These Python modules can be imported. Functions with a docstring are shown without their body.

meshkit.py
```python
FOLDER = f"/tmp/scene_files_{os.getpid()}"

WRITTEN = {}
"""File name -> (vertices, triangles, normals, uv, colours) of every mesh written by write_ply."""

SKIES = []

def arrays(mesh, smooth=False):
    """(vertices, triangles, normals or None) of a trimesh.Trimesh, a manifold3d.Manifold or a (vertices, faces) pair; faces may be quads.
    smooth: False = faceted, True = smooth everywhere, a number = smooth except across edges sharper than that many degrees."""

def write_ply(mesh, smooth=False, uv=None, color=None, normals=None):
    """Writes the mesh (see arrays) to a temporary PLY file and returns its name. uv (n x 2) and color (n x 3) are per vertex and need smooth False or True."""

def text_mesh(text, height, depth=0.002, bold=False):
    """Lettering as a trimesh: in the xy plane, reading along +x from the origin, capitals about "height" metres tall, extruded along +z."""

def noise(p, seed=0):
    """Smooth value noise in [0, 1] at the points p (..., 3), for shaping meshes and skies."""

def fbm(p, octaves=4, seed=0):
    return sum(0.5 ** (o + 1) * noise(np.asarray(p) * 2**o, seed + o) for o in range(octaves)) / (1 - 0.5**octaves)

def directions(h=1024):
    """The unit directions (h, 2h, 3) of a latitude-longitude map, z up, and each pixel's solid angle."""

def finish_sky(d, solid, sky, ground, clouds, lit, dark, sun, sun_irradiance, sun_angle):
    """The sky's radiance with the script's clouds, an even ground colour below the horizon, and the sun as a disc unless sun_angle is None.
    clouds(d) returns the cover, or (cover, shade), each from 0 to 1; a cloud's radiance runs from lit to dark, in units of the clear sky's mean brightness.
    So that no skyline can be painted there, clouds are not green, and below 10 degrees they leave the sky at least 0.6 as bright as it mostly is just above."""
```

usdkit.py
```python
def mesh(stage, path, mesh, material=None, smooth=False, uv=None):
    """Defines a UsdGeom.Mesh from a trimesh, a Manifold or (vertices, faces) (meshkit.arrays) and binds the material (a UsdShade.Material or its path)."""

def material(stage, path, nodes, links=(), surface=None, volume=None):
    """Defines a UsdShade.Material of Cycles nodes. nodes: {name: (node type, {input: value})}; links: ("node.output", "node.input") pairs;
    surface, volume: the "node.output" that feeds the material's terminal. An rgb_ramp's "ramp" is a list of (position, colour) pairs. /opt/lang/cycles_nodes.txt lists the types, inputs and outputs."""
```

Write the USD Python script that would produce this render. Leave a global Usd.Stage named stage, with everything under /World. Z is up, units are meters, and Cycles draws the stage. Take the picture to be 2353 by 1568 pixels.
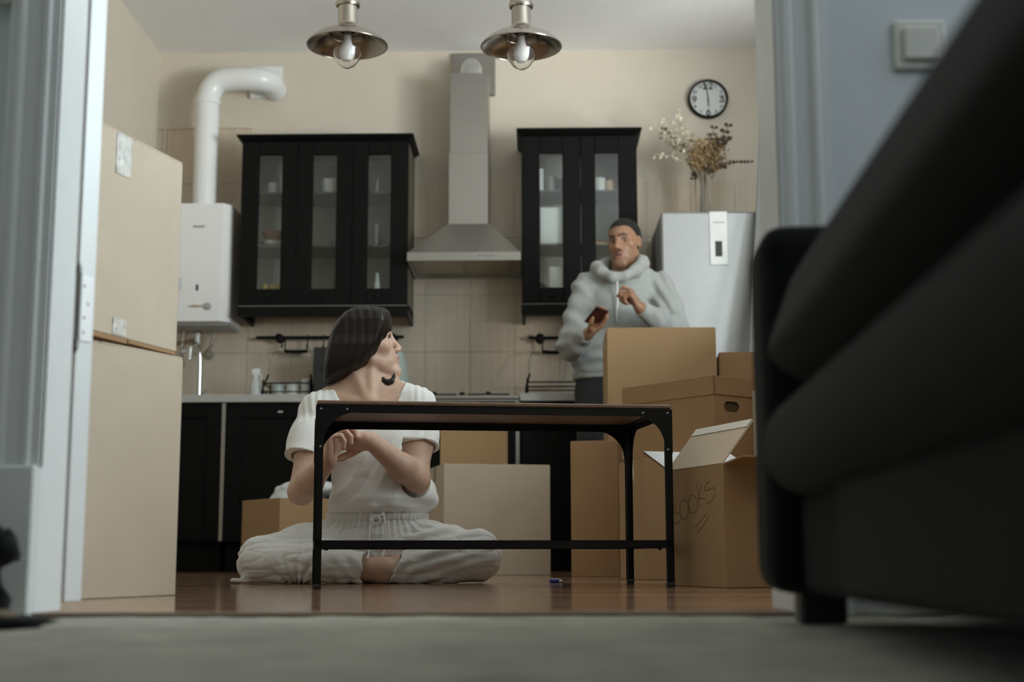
import math, random
import numpy as np
import trimesh
from shapely.geometry import Polygon
import usdkit, meshkit
from pxr import Usd, UsdGeom, UsdLux, UsdShade, Gf, Sdf, Vt

stage = Usd.Stage.CreateInMemory()
UsdGeom.SetStageUpAxis(stage, "Z")
UsdGeom.SetStageMetersPerUnit(stage, 1.0)
UsdGeom.Xform.Define(stage, "/World")
UsdGeom.Scope.Define(stage, "/World/Looks")
rng = np.random.default_rng(7)
random.seed(7)

# ------------------------------------------------------------------ camera, daylight, exposure
CAM_H, PITCH, ROLL, YAW = 0.078, 0.1532, -0.0022, math.radians(-1.0)
cam = UsdGeom.Camera.Define(stage, "/World/camera")
cam.CreateFocalLengthAttr(3200.0 / 2353.0 * 36.0)
cam.CreateHorizontalApertureAttr(36.0)
cam.CreateFStopAttr(3.4)
cam.CreateFocusDistanceAttr(3.85)
cam.CreateExposureAttr(0.12)
cam.CreateClippingRangeAttr(Gf.Vec2f(0.02, 200.0))
_F = np.array([math.sin(YAW) * math.cos(PITCH), math.cos(YAW) * math.cos(PITCH), math.sin(PITCH)])
_r = np.array([math.cos(YAW), -math.sin(YAW), 0.0])
_u = np.cross(_r, _F)
_c, _s = math.cos(ROLL), math.sin(ROLL)
_R, _U = _c * _r + _s * _u, -_s * _r + _c * _u
_m = Gf.Matrix4d(*[float(x) for row in ((*_R, 0), (*_U, 0), (*(-_F), 0), (0, 0, CAM_H, 1)) for x in row])
cam.AddTransformOp().Set(_m)


def area_light(name, loc, size, aim, color, power):
    """An unseen source of daylight: a rectangle shining along aim."""
    L = UsdLux.RectLight.Define(stage, "/World/" + name)
    L.CreateWidthAttr(size[0])
    L.CreateHeightAttr(size[1])
    L.CreateColorAttr(Gf.Vec3f(*color))
    L.CreateIntensityAttr(power)
    z = -np.array(aim, float) / np.linalg.norm(aim)
    x = np.cross([0, 0, 1.0], z)
    x /= np.linalg.norm(x)
    y = np.cross(z, x)
    L.AddTransformOp().Set(Gf.Matrix4d(*[float(q) for row in ((*x, 0), (*y, 0), (*z, 0), (*loc, 1)) for q in row]))
    return L


DAY = (0.86, 0.96, 1.0)
# unseen daylight sources, their place and strength set by what they light:
# one at the side opening, two low ones outside it, one over the sofa
area_light("daylight_kitchen_sky", (2.50, 3.12, 1.62), (1.64, 1.42), (-1, 0, 0), (0.84, 0.97, 1.03), 14.0)  # out of view, placed to light the left boxes and the jamb
area_light("daylight_sunny_facade", (6.1, 0.95, 0.55), (1.3, 1.6), (-0.72, 0.68, 0.12), (1.0, 0.985, 0.94), 52.0)  # out of view, placed to light the back wall and the man
area_light("daylight_sunny_street", (5.6, 1.45, -2.1), (2.0, 3.2), (-0.58, 0.55, 0.60), (0.93, 0.98, 0.99), 30.0)  # out of view and low, placed to brighten the ceiling
area_light("daylight_living_window", (1.67, 0.95, 1.62), (1.55, 1.30), (-1, 0, 0), (0.92, 0.97, 0.99), 1.2)  # out of view, placed to light the switch wall and the carpet

dome = UsdLux.DomeLight.Define(stage, "/World/sky")
dome.CreateColorAttr(Gf.Vec3f(0.62, 0.78, 1.0))
dome.CreateIntensityAttr(0.25)

# ------------------------------------------------------------------ materials
MATS = {}


def M(name, col, rough=0.5, metal=0.0, var=0.06, vscale=6.0, bump=0.0, bscale=150.0, stretch=None, **kw):
    """Principled material with a little procedural colour variation and relief."""
    if name in MATS:
        return MATS[name]
    lo = tuple(max(0.0, c * (1 - var)) for c in col)
    hi = tuple(min(1.0, c * (1 + var)) for c in col)
    nodes = {"geo": ("geometry", {}), "map": ("mapping", {"scale": stretch or (1, 1, 1)}),
             "n": ("noise_texture", {"scale": vscale, "detail": 5.0, "roughness": 0.6}),
             "r": ("rgb_ramp", {"ramp": [(0.3, lo), (0.7, hi)]}),
             "p": ("principled_bsdf", {"roughness": rough, "metallic": metal, **kw})}
    links = [("geo.position", "map.vector"), ("map.vector", "n.vector"), ("n.fac", "r.fac"), ("r.color", "p.base_color")]
    if bump:
        nodes["bn"] = ("noise_texture", {"scale": bscale, "detail": 3.0})
        nodes["b"] = ("bump", {"strength": bump, "distance": 0.002})
        links += [("map.vector", "bn.vector"), ("bn.fac", "b.height"), ("b.normal", "p.normal")]
    MATS[name] = usdkit.material(stage, "/World/Looks/" + name, nodes, links, surface="p.BSDF")
    return MATS[name]


def M_attr(name, rough=0.5, bump=0.0, bscale=300.0, **kw):
    """Principled material whose colour is the mesh's own painted 'tint' (lips, brows, nails)."""
    nodes = {"a": ("attribute", {"attribute": "tint"}), "geo": ("geometry", {}),
             "n": ("noise_texture", {"scale": 60.0, "detail": 4.0}),
             "h": ("hsv", {}), "mr": ("map_range", {"from_min": 0.3, "from_max": 0.7, "to_min": 0.94, "to_max": 1.06}),
             "p": ("principled_bsdf", {"roughness": rough, **kw})}
    links = [("geo.position", "n.vector"), ("n.fac", "mr.value"), ("mr.result", "h.value"), ("a.color", "h.color"), ("h.color", "p.base_color")]
    if bump:
        nodes["bn"] = ("noise_texture", {"scale": bscale, "detail": 2.0})
        nodes["b"] = ("bump", {"strength": bump, "distance": 0.001})
        links += [("geo.position", "bn.vector"), ("bn.fac", "b.height"), ("b.normal", "p.normal")]
    MATS[name] = usdkit.material(stage, "/World/Looks/" + name, nodes, links, surface="p.BSDF")
    return MATS[name]


def M_pane(name, tint=(0.96, 0.98, 0.97), rough=0.02):
    MATS[name] = usdkit.material(stage, "/World/Looks/" + name,
                                 {"f": ("fresnel", {"IOR": 1.5}), "t": ("transparent_bsdf", {"color": tint}),
                                  "g": ("glossy_bsdf", {"color": (1, 1, 1), "roughness": rough}), "m": ("mix_closure", {})},
                                 [("f.fac", "m.fac"), ("t.BSDF", "m.closure1"), ("g.BSDF", "m.closure2")], surface="m.closure")
    return MATS[name]


def M_wood(name, dark, light, rough=0.25, scale=(1.5, 30, 30), coat=0.0, per_piece=0.12):
    nodes = {"geo": ("geometry", {}), "oi": ("object_info", {}), "map": ("mapping", {"scale": scale}),
             "cx": ("combine_xyz", {"z": 0.0}), "mul": ("math", {"math_type": "multiply", "value2": 37.0}),
             "add": ("vector_math", {"math_type": "add"}),
             "n": ("noise_texture", {"scale": 2.2, "detail": 6.0, "roughness": 0.62, "distortion": 0.6}),
             "r": ("rgb_ramp", {"ramp": [(0.25, dark), (0.5, tuple((a + b) / 2 for a, b in zip(dark, light))), (0.75, light)]}),
             "h": ("hsv", {}), "mr": ("map_range", {"from_min": 0.0, "from_max": 1.0, "to_min": 1 - per_piece, "to_max": 1 + per_piece}),
             "b": ("bump", {"strength": 0.08, "distance": 0.001}),
             "p": ("principled_bsdf", {"roughness": rough, "coat_weight": coat, "coat_roughness": 0.12})}
    links = [("geo.position", "map.vector"), ("oi.random", "mul.value1"), ("mul.value", "cx.x"), ("mul.value", "cx.y"),
             ("map.vector", "add.vector1"), ("cx.vector", "add.vector2"), ("add.vector", "n.vector"), ("n.fac", "r.fac"),
             ("oi.random", "mr.value"), ("mr.result", "h.value"), ("r.color", "h.color"), ("h.color", "p.base_color"),
             ("n.fac", "b.height"), ("b.normal", "p.normal")]
    MATS[name] = usdkit.material(stage, "/World/Looks/" + name, nodes, links, surface="p.BSDF")
    return MATS[name]


def M_card(name, col, var=0.05):
    """Corrugated cardboard: fine vertical fluting, paper fibre and soft blotches."""
    lo, hi = tuple(c * (1 - var) for c in col), tuple(c * (1 + var) for c in col)
    nodes = {"geo": ("geometry", {}), "tc": ("texture_coordinate", {}),
             "n": ("noise_texture", {"scale": 5.0, "detail": 6.0, "roughness": 0.65}),
             "r": ("rgb_ramp", {"ramp": [(0.3, lo), (0.7, hi)]}),
             "map": ("mapping", {"scale": (260, 260, 6)}), "fn": ("noise_texture", {"scale": 1.0, "detail": 2.0}),
             "b": ("bump", {"strength": 0.12, "distance": 0.0008}),
             "p": ("principled_bsdf", {"roughness": 0.78, "specular_ior_level": 0.25})}
    links = [("geo.position", "n.vector"), ("n.fac", "r.fac"), ("r.color", "p.base_color"), ("geo.position", "map.vector"),
             ("map.vector", "fn.vector"), ("fn.fac", "b.height"), ("b.normal", "p.normal")]
    MATS[name] = usdkit.material(stage, "/World/Looks/" + name, nodes, links, surface="p.BSDF")
    return MATS[name]


def M_cloth(name, col, weave=900.0, bump=0.25, var=0.05, rough=0.9, sheen=0.15):
    lo, hi = tuple(c * (1 - var) for c in col), tuple(min(1, c * (1 + var)) for c in col)
    nodes = {"geo": ("geometry", {}), "n": ("noise_texture", {"scale": 25.0, "detail": 6.0, "roughness": 0.7}),
             "r": ("rgb_ramp", {"ramp": [(0.3, lo), (0.7, hi)]}),
             "fn": ("noise_texture", {"scale": weave, "detail": 1.0}), "b": ("bump", {"strength": bump, "distance": 0.0008}),
             "p": ("principled_bsdf", {"roughness": rough, "sheen_weight": sheen, "specular_ior_level": 0.2})}
    links = [("geo.position", "n.vector"), ("n.fac", "r.fac"), ("r.color", "p.base_color"), ("geo.position", "fn.vector"),
             ("fn.fac", "b.height"), ("b.normal", "p.normal")]
    MATS[name] = usdkit.material(stage, "/World/Looks/" + name, nodes, links, surface="p.BSDF")
    return MATS[name]


wall_paint = M("wall_paint", (0.62, 0.56, 0.465), 0.8, var=0.02, bump=0.08, bscale=120)
ceiling_paint = M("ceiling_paint", (0.87, 0.87, 0.85), 0.85, var=0.015)
blue_wall = M("blue_wall", (0.70, 0.75, 0.76), 0.8, var=0.025, bump=0.15, bscale=90)
white_trim = M("white_trim", (0.74, 0.76, 0.74), 0.35, var=0.02)
white_gloss = M("white_gloss", (0.80, 0.82, 0.81), 0.3, var=0.01)
tile_mat = M("tile_beige", (0.60, 0.51, 0.395), 0.4, var=0.07, vscale=3.0, stretch=(22, 22, 0.8))
grout_mat = M("grout", (0.50, 0.42, 0.32), 0.9)
floor_wood = M_wood("floor_wood", (0.20, 0.10, 0.055), (0.40, 0.23, 0.13), rough=0.14, scale=(1.2, 22, 22), coat=0.5)
table_wood = M_wood("table_wood", (0.10, 0.055, 0.035), (0.23, 0.13, 0.085), rough=0.4, scale=(2.0, 40, 40))
carpet_mat = M("carpet", (0.40, 0.375, 0.285), 0.95, var=0.32, vscale=9.0, bump=0.9, bscale=420, sheen_weight=0.25)
black_cab = M("black_cabinet", (0.0045, 0.0048, 0.0043), 0.5, var=0.1, specular_ior_level=0.12)
black_side = M("brown_cabinet_side", (0.10, 0.085, 0.06), 0.5)
cab_inside = M("cabinet_inside", (0.66, 0.65, 0.56), 0.6)
black_metal = M("black_metal", (0.005, 0.005, 0.005), 0.42, var=0.1, specular_ior_level=0.2)
screw_metal = M("screw_metal", (0.5, 0.5, 0.48), 0.3, 1.0)
steel = M("steel", (0.40, 0.385, 0.355), 0.36, 1.0, var=0.05, stretch=(1, 1, 40))
nickel = M("nickel", (0.44, 0.40, 0.35), 0.22, 1.0, var=0.03)
chrome = M("chrome", (0.75, 0.76, 0.76), 0.12, 1.0)
fridge_mat = M("fridge_silver", (0.38, 0.39, 0.39), 0.36, 0.6, var=0.02)
worktop_mat = M("worktop_grey", (0.50, 0.50, 0.47), 0.35, var=0.05, vscale=30)
boiler_white = M("boiler_white", (0.80, 0.80, 0.79), 0.3, var=0.01)
white_plastic = M("white_plastic", (0.82, 0.83, 0.80), 0.35, var=0.01)
cream_plastic = M("cream_plastic", (0.74, 0.74, 0.66), 0.4, var=0.01)
grey_plastic = M("grey_plastic", (0.36, 0.36, 0.35), 0.45)
dark_plastic = M("dark_plastic", (0.02, 0.02, 0.02), 0.35)
grey_panel = M("grey_panel", (0.17, 0.175, 0.17), 0.5)
card = M_card("cardboard", (0.42, 0.275, 0.145))
card_pale = M_card("cardboard_pale", (0.56, 0.475, 0.37))
card_dark = M_card("cardboard_dark", (0.37, 0.225, 0.115))
card_edge = M_card("cardboard_edge", (0.58, 0.47, 0.35))
white_liner = M("white_liner", (0.80, 0.83, 0.85), 0.6, var=0.01)
paper_strip = M("paper_strip", (0.72, 0.68, 0.60), 0.7, var=0.08, vscale=60)
tape_mat = M("packing_tape", (0.70, 0.68, 0.62), 0.10, var=0.22, vscale=60, bump=1.0, bscale=55, coat_weight=1.0, coat_roughness=0.05)
ink = M("marker_ink", (0.03, 0.018, 0.012), 0.6)
blue_plastic = M("blue_plastic", (0.03, 0.06, 0.32), 0.3)
pane_glass = M_pane("pane_glass")
clear_glass = M("clear_glass", (1, 1, 1), 0.02, var=0.0, transmission_weight=1.0, ior=1.45)
bulb_white = M("bulb_white", (0.86, 0.87, 0.85), 0.3, var=0.01, subsurface_weight=0.2)
sofa_cloth = M_cloth("sofa_cloth", (0.012, 0.0108, 0.0093), weave=500, bump=0.5, sheen=0.03)
sofa_dark = M_cloth("sofa_dark", (0.005, 0.005, 0.005), weave=500, bump=0.4, sheen=0.02)
shirt_cloth = M_cloth("shirt_cloth", (0.86, 0.855, 0.83), weave=1400, bump=0.12, var=0.02)
linen = M_cloth("linen", (0.78, 0.765, 0.735), weave=700, bump=0.35, var=0.06)
cord_white = M_cloth("cord_white", (0.80, 0.78, 0.74), weave=900)
hoodie_cloth = M_cloth("hoodie_cloth", (0.37, 0.385, 0.37), weave=500, bump=0.3, var=0.05)
hoodie_rib = M_cloth("hoodie_rib", (0.39, 0.405, 0.385), weave=300, bump=0.5)
dark_trousers = M_cloth("dark_trousers", (0.035, 0.037, 0.038), weave=600)
black_cloth = M_cloth("black_cloth", (0.010, 0.011, 0.012), weave=400, bump=0.6)
brown_leather = M("brown_leather", (0.20, 0.15, 0.09), 0.6)
phone_case = M("phone_case", (0.085, 0.022, 0.015), 0.35)
skin = M_attr("skin", rough=0.48, bump=0.08, subsurface_weight=0.12, subsurface_scale=0.006)
eye_mat = M_attr("eye", rough=0.12)
hair_mat = M("hair", (0.011, 0.0065, 0.0045), 0.42, var=0.35, vscale=1.0, stretch=(300, 300, 6), bump=0.35, bscale=1.0, specular_ior_level=0.38)
hair_short = M("hair_short", (0.009, 0.008, 0.007), 0.65, var=0.3, vscale=300, bump=0.8, bscale=700)
clock_face = M("clock_face", (0.60, 0.62, 0.60), 0.4, var=0.02)
dry_cream = M("dried_cream", (0.62, 0.56, 0.43), 0.8, var=0.15)
dry_brown = M("dried_brown", (0.33, 0.225, 0.11), 0.85, var=0.3, vscale=60)
dry_dark = M("dried_dark", (0.075, 0.05, 0.028), 0.75, var=0.25)
stem_pale = M("stem_pale", (0.60, 0.52, 0.38), 0.7)
orange_mat = M("orange_glaze", (0.62, 0.30, 0.06), 0.4)
yellow_mat = M("yellow_glaze", (0.62, 0.42, 0.05), 0.4)
rust_mat = M("rust_glaze", (0.24, 0.095, 0.04), 0.35)
peach_mat = M("peach_glaze", (0.70, 0.48, 0.30), 0.4)
mug_white = M("mug_white", (0.72, 0.73, 0.70), 0.25, var=0.01)
mug_green = M("mug_green", (0.50, 0.57, 0.52), 0.25, var=0.02)
mug_grey = M("mug_grey", (0.20, 0.20, 0.19), 0.3)
display_mat = M("display", (0.03, 0.035, 0.03), 0.15)
pillow_cloth = M_cloth("pillow_cloth", (0.74, 0.77, 0.78), weave=500)

# ------------------------------------------------------------------ scene helpers
USED = {}


def numbered(parent, name):
    k = (parent, name)
    USED[k] = USED.get(k, 0) + 1
    return name if USED[k] == 1 else f"{name}_{USED[k] - 1:03d}"


class Node:
    def __init__(self, path, world):
        self.path, self.world = path, world


def tag(path, label=None, cat=None, group=None, kind=None):
    p = stage.GetPrimAtPath(path)
    for k, v in (("label", label), ("category", cat), ("group", group), ("kind", kind)):
        if v:
            p.SetCustomDataByKey(k, v)


def thing(name, label=None, cat=None, loc=(0, 0, 0), rz=0.0, group=None, kind=None):
    path = "/World/" + numbered("/World", name)
    x = UsdGeom.Xform.Define(stage, path)
    x.AddTranslateOp().Set(Gf.Vec3d(*map(float, loc)))
    if rz:
        x.AddRotateZOp().Set(float(rz))
    tag(path, label, cat, group, kind)
    c, s = math.cos(math.radians(rz)), math.sin(math.radians(rz))
    W = np.array([[c, -s, 0, loc[0]], [s, c, 0, loc[1]], [0, 0, 1, loc[2]], [0, 0, 0, 1.0]])
    return Node(path, W)


def tri(mesh):
    if isinstance(mesh, (list, tuple)) and len(mesh) and not isinstance(mesh[0], np.ndarray):
        return trimesh.util.concatenate([tri(m) for m in mesh])
    if hasattr(mesh, "vertices"):
        return mesh
    v, f, _ = meshkit.arrays(mesh)
    return trimesh.Trimesh(v, f, process=False)


def part(parent, name, mesh, mat, smooth=30, label=None, world=False, tint=None, kind=None):
    """One Mesh prim under a thing (or under a part: a sub-part). world=True: the mesh is given in world coordinates."""
    m = tri(mesh).copy()
    if world:
        m.apply_transform(np.linalg.inv(parent.world))
    path = parent.path + "/" + numbered(parent.path, name)
    pm = usdkit.mesh(stage, path, m, mat, smooth=True if tint is not None else smooth)
    if tint is not None:
        UsdGeom.PrimvarsAPI(pm).CreatePrimvar("tint", Sdf.ValueTypeNames.Color3fArray, "vertex").Set(Vt.Vec3fArray.FromNumpy(np.asarray(tint, np.float32)))
    tag(path, label, kind=kind)
    return Node(path, parent.world)


def solo(name, mesh, mat, label=None, cat=None, group=None, kind=None, smooth=30):
    """A top-level thing that is one mesh (world coordinates)."""
    path = "/World/" + numbered("/World", name)
    usdkit.mesh(stage, path, tri(mesh), mat, smooth=smooth)
    tag(path, label, cat, group, kind)
    return Node(path, np.eye(4))


def struct(name, mesh, mat, smooth=30):
    return solo(name, mesh, mat, kind="structure", smooth=smooth)


def copy_of(src, loc, rz=0.0, label=None, group=None):
    """The same thing again elsewhere, with its parts, under the next number."""
    was = stage.GetPrimAtPath(src.path)
    base = src.path.rsplit("/", 1)[1]
    base = base[:-4] if base[-3:].isdigit() else base
    path = "/World/" + numbered("/World", base)
    p = UsdGeom.Xform.Define(stage, path).GetPrim()
    p.GetReferences().AddInternalReference(src.path)
    p.CreateAttribute("xformOp:translate", Sdf.ValueTypeNames.Double3, False).Set(Gf.Vec3d(*map(float, loc)))
    p.CreateAttribute("xformOp:rotateZ", Sdf.ValueTypeNames.Float, False).Set(float(rz))
    p.CreateAttribute("xformOpOrder", Sdf.ValueTypeNames.TokenArray, False, Sdf.VariabilityUniform).Set(["xformOp:translate", "xformOp:rotateZ"])
    p.SetInstanceable(True)
    tag(path, label or was.GetCustomDataByKey("label"), was.GetCustomDataByKey("category"), group or was.GetCustomDataByKey("group"))
    return Node(path, np.eye(4))


# ------------------------------------------------------------------ mesh helpers
def hull(pts):
    return trimesh.convex.convex_hull(np.asarray(pts, float))


def box(lo, hi, ch=0.0):
    """Axis-aligned box from corner lo to corner hi, its edges chamfered by ch."""
    lo, hi = np.minimum(lo, hi).astype(float), np.maximum(lo, hi).astype(float)
    ch = min(ch, 0.45 * float((hi - lo).min()))
    if ch <= 0:
        m = trimesh.creation.box(hi - lo)
        m.apply_translation((lo + hi) / 2)
        return m
    pts = []
    for cx, cy, cz in np.ndindex(2, 2, 2):
        p = np.where([cx, cy, cz], hi, lo)
        s = np.where([cx, cy, cz], -1, 1) * ch
        for k in range(3):
            q = p + s
            q[k] = p[k]
            pts.append(q)
    return hull(pts)


def xf(mesh, loc=(0, 0, 0), rx=0, ry=0, rz=0):
    m = tri(mesh).copy()
    R = trimesh.transformations.euler_matrix(math.radians(rx), math.radians(ry), math.radians(rz), "sxyz")
    R[:3, 3] = loc
    m.apply_transform(R)
    return m


def tube(pts, r, n=10, smooth_path=True, samples=8):
    """A round bar along a path (Catmull-Rom through pts), closed at the ends."""
    p = np.asarray(pts, float)
    rr = np.broadcast_to(np.asarray(r, float), (len(p),))
    if smooth_path and len(p) > 2:
        q = np.vstack([2 * p[0] - p[1], p, 2 * p[-1] - p[-2]])
        rq = np.concatenate([[rr[0]], rr, [rr[-1]]])
        out, ro = [], []
        for i in range(1, len(q) - 2):
            for t in np.linspace(0, 1, samples, endpoint=False):
                a, b, c, d = q[i - 1], q[i], q[i + 1], q[i + 2]
                out.append(0.5 * (2 * b + (c - a) * t + (2 * a - 5 * b + 4 * c - d) * t * t + (3 * b - a - 3 * c + d) * t ** 3))
                ro.append(rq[i] * (1 - t) + rq[i + 1] * t)
        p, rr = np.array(out + [q[-2]]), np.array(ro + [rq[-2]])
    t = np.gradient(p, axis=0)
    t /= np.linalg.norm(t, axis=1, keepdims=True) + 1e-12
    a = np.cross(t[0], [0, 0, 1.0] if abs(t[0][2]) < 0.9 else [1.0, 0, 0])
    a /= np.linalg.norm(a)
    A = []
    for k in range(len(p)):
        a = a - t[k] * (a @ t[k])
        a /= np.linalg.norm(a)
        A.append(a)
    A = np.array(A)
    B = np.cross(t, A)
    ang = np.arange(n) * 2 * np.pi / n
    v = p[:, None] + rr[:, None, None] * (np.cos(ang)[None, :, None] * A[:, None] + np.sin(ang)[None, :, None] * B[:, None])
    v = np.vstack([v.reshape(-1, 3), p[:1], p[-1:]])
    f = []
    for i in range(len(p) - 1):
        for j in range(n):
            a0, a1, b0, b1 = i * n + j, i * n + (j + 1) % n, (i + 1) * n + j, (i + 1) * n + (j + 1) % n
            f += [(a0, a1, b1), (a0, b1, b0)]
    L = len(p) * n
    for j in range(n):
        f += [(L, (j + 1) % n, j), (L + 1, L - n + j, L - n + (j + 1) % n)]
    return trimesh.Trimesh(v, np.array(f), process=False)


def lathe(profile, loc=(0, 0, 0), n=32):
    m = trimesh.creation.revolve(np.asarray(profile, float), sections=n)
    m.apply_translation(loc)
    return m


def shell_profile(pts, t):
    """A thin-walled lathe profile: the outer line pts, back along the inside at thickness t."""
    p = np.asarray(pts, float)
    d = np.gradient(p, axis=0)
    nrm = np.c_[d[:, 1], -d[:, 0]]
    nrm /= np.linalg.norm(nrm, axis=1, keepdims=True) + 1e-12
    q = p - nrm * t
    q[:, 0] = np.maximum(q[:, 0], 0)
    return np.vstack([p, q[::-1], p[:1]])


def cyl(p0, p1, r, n=20, r2=None):
    p0, p1 = np.asarray(p0, float), np.asarray(p1, float)
    return tube([p0, p1], [r, r if r2 is None else r2], n, smooth_path=False)


def prism(poly, h, axis="z"):
    """A polygon extruded by h: axis z = in the xy plane; y = drawn in xz and extruded along +y; x = drawn in yz, extruded along +x."""
    m = trimesh.creation.extrude_polygon(Polygon(poly), h, engine="earcut")
    if axis == "y":
        m.apply_transform(np.array([[1, 0, 0, 0], [0, 0, 1, 0], [0, 1, 0, 0], [0, 0, 0, 1.0]]))
        m.invert()
    if axis == "x":
        m.apply_transform(np.array([[0, 0, 1, 0], [1, 0, 0, 0], [0, 1, 0, 0], [0, 0, 0, 1.0]]))
    m.fix_normals()
    return m


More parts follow.
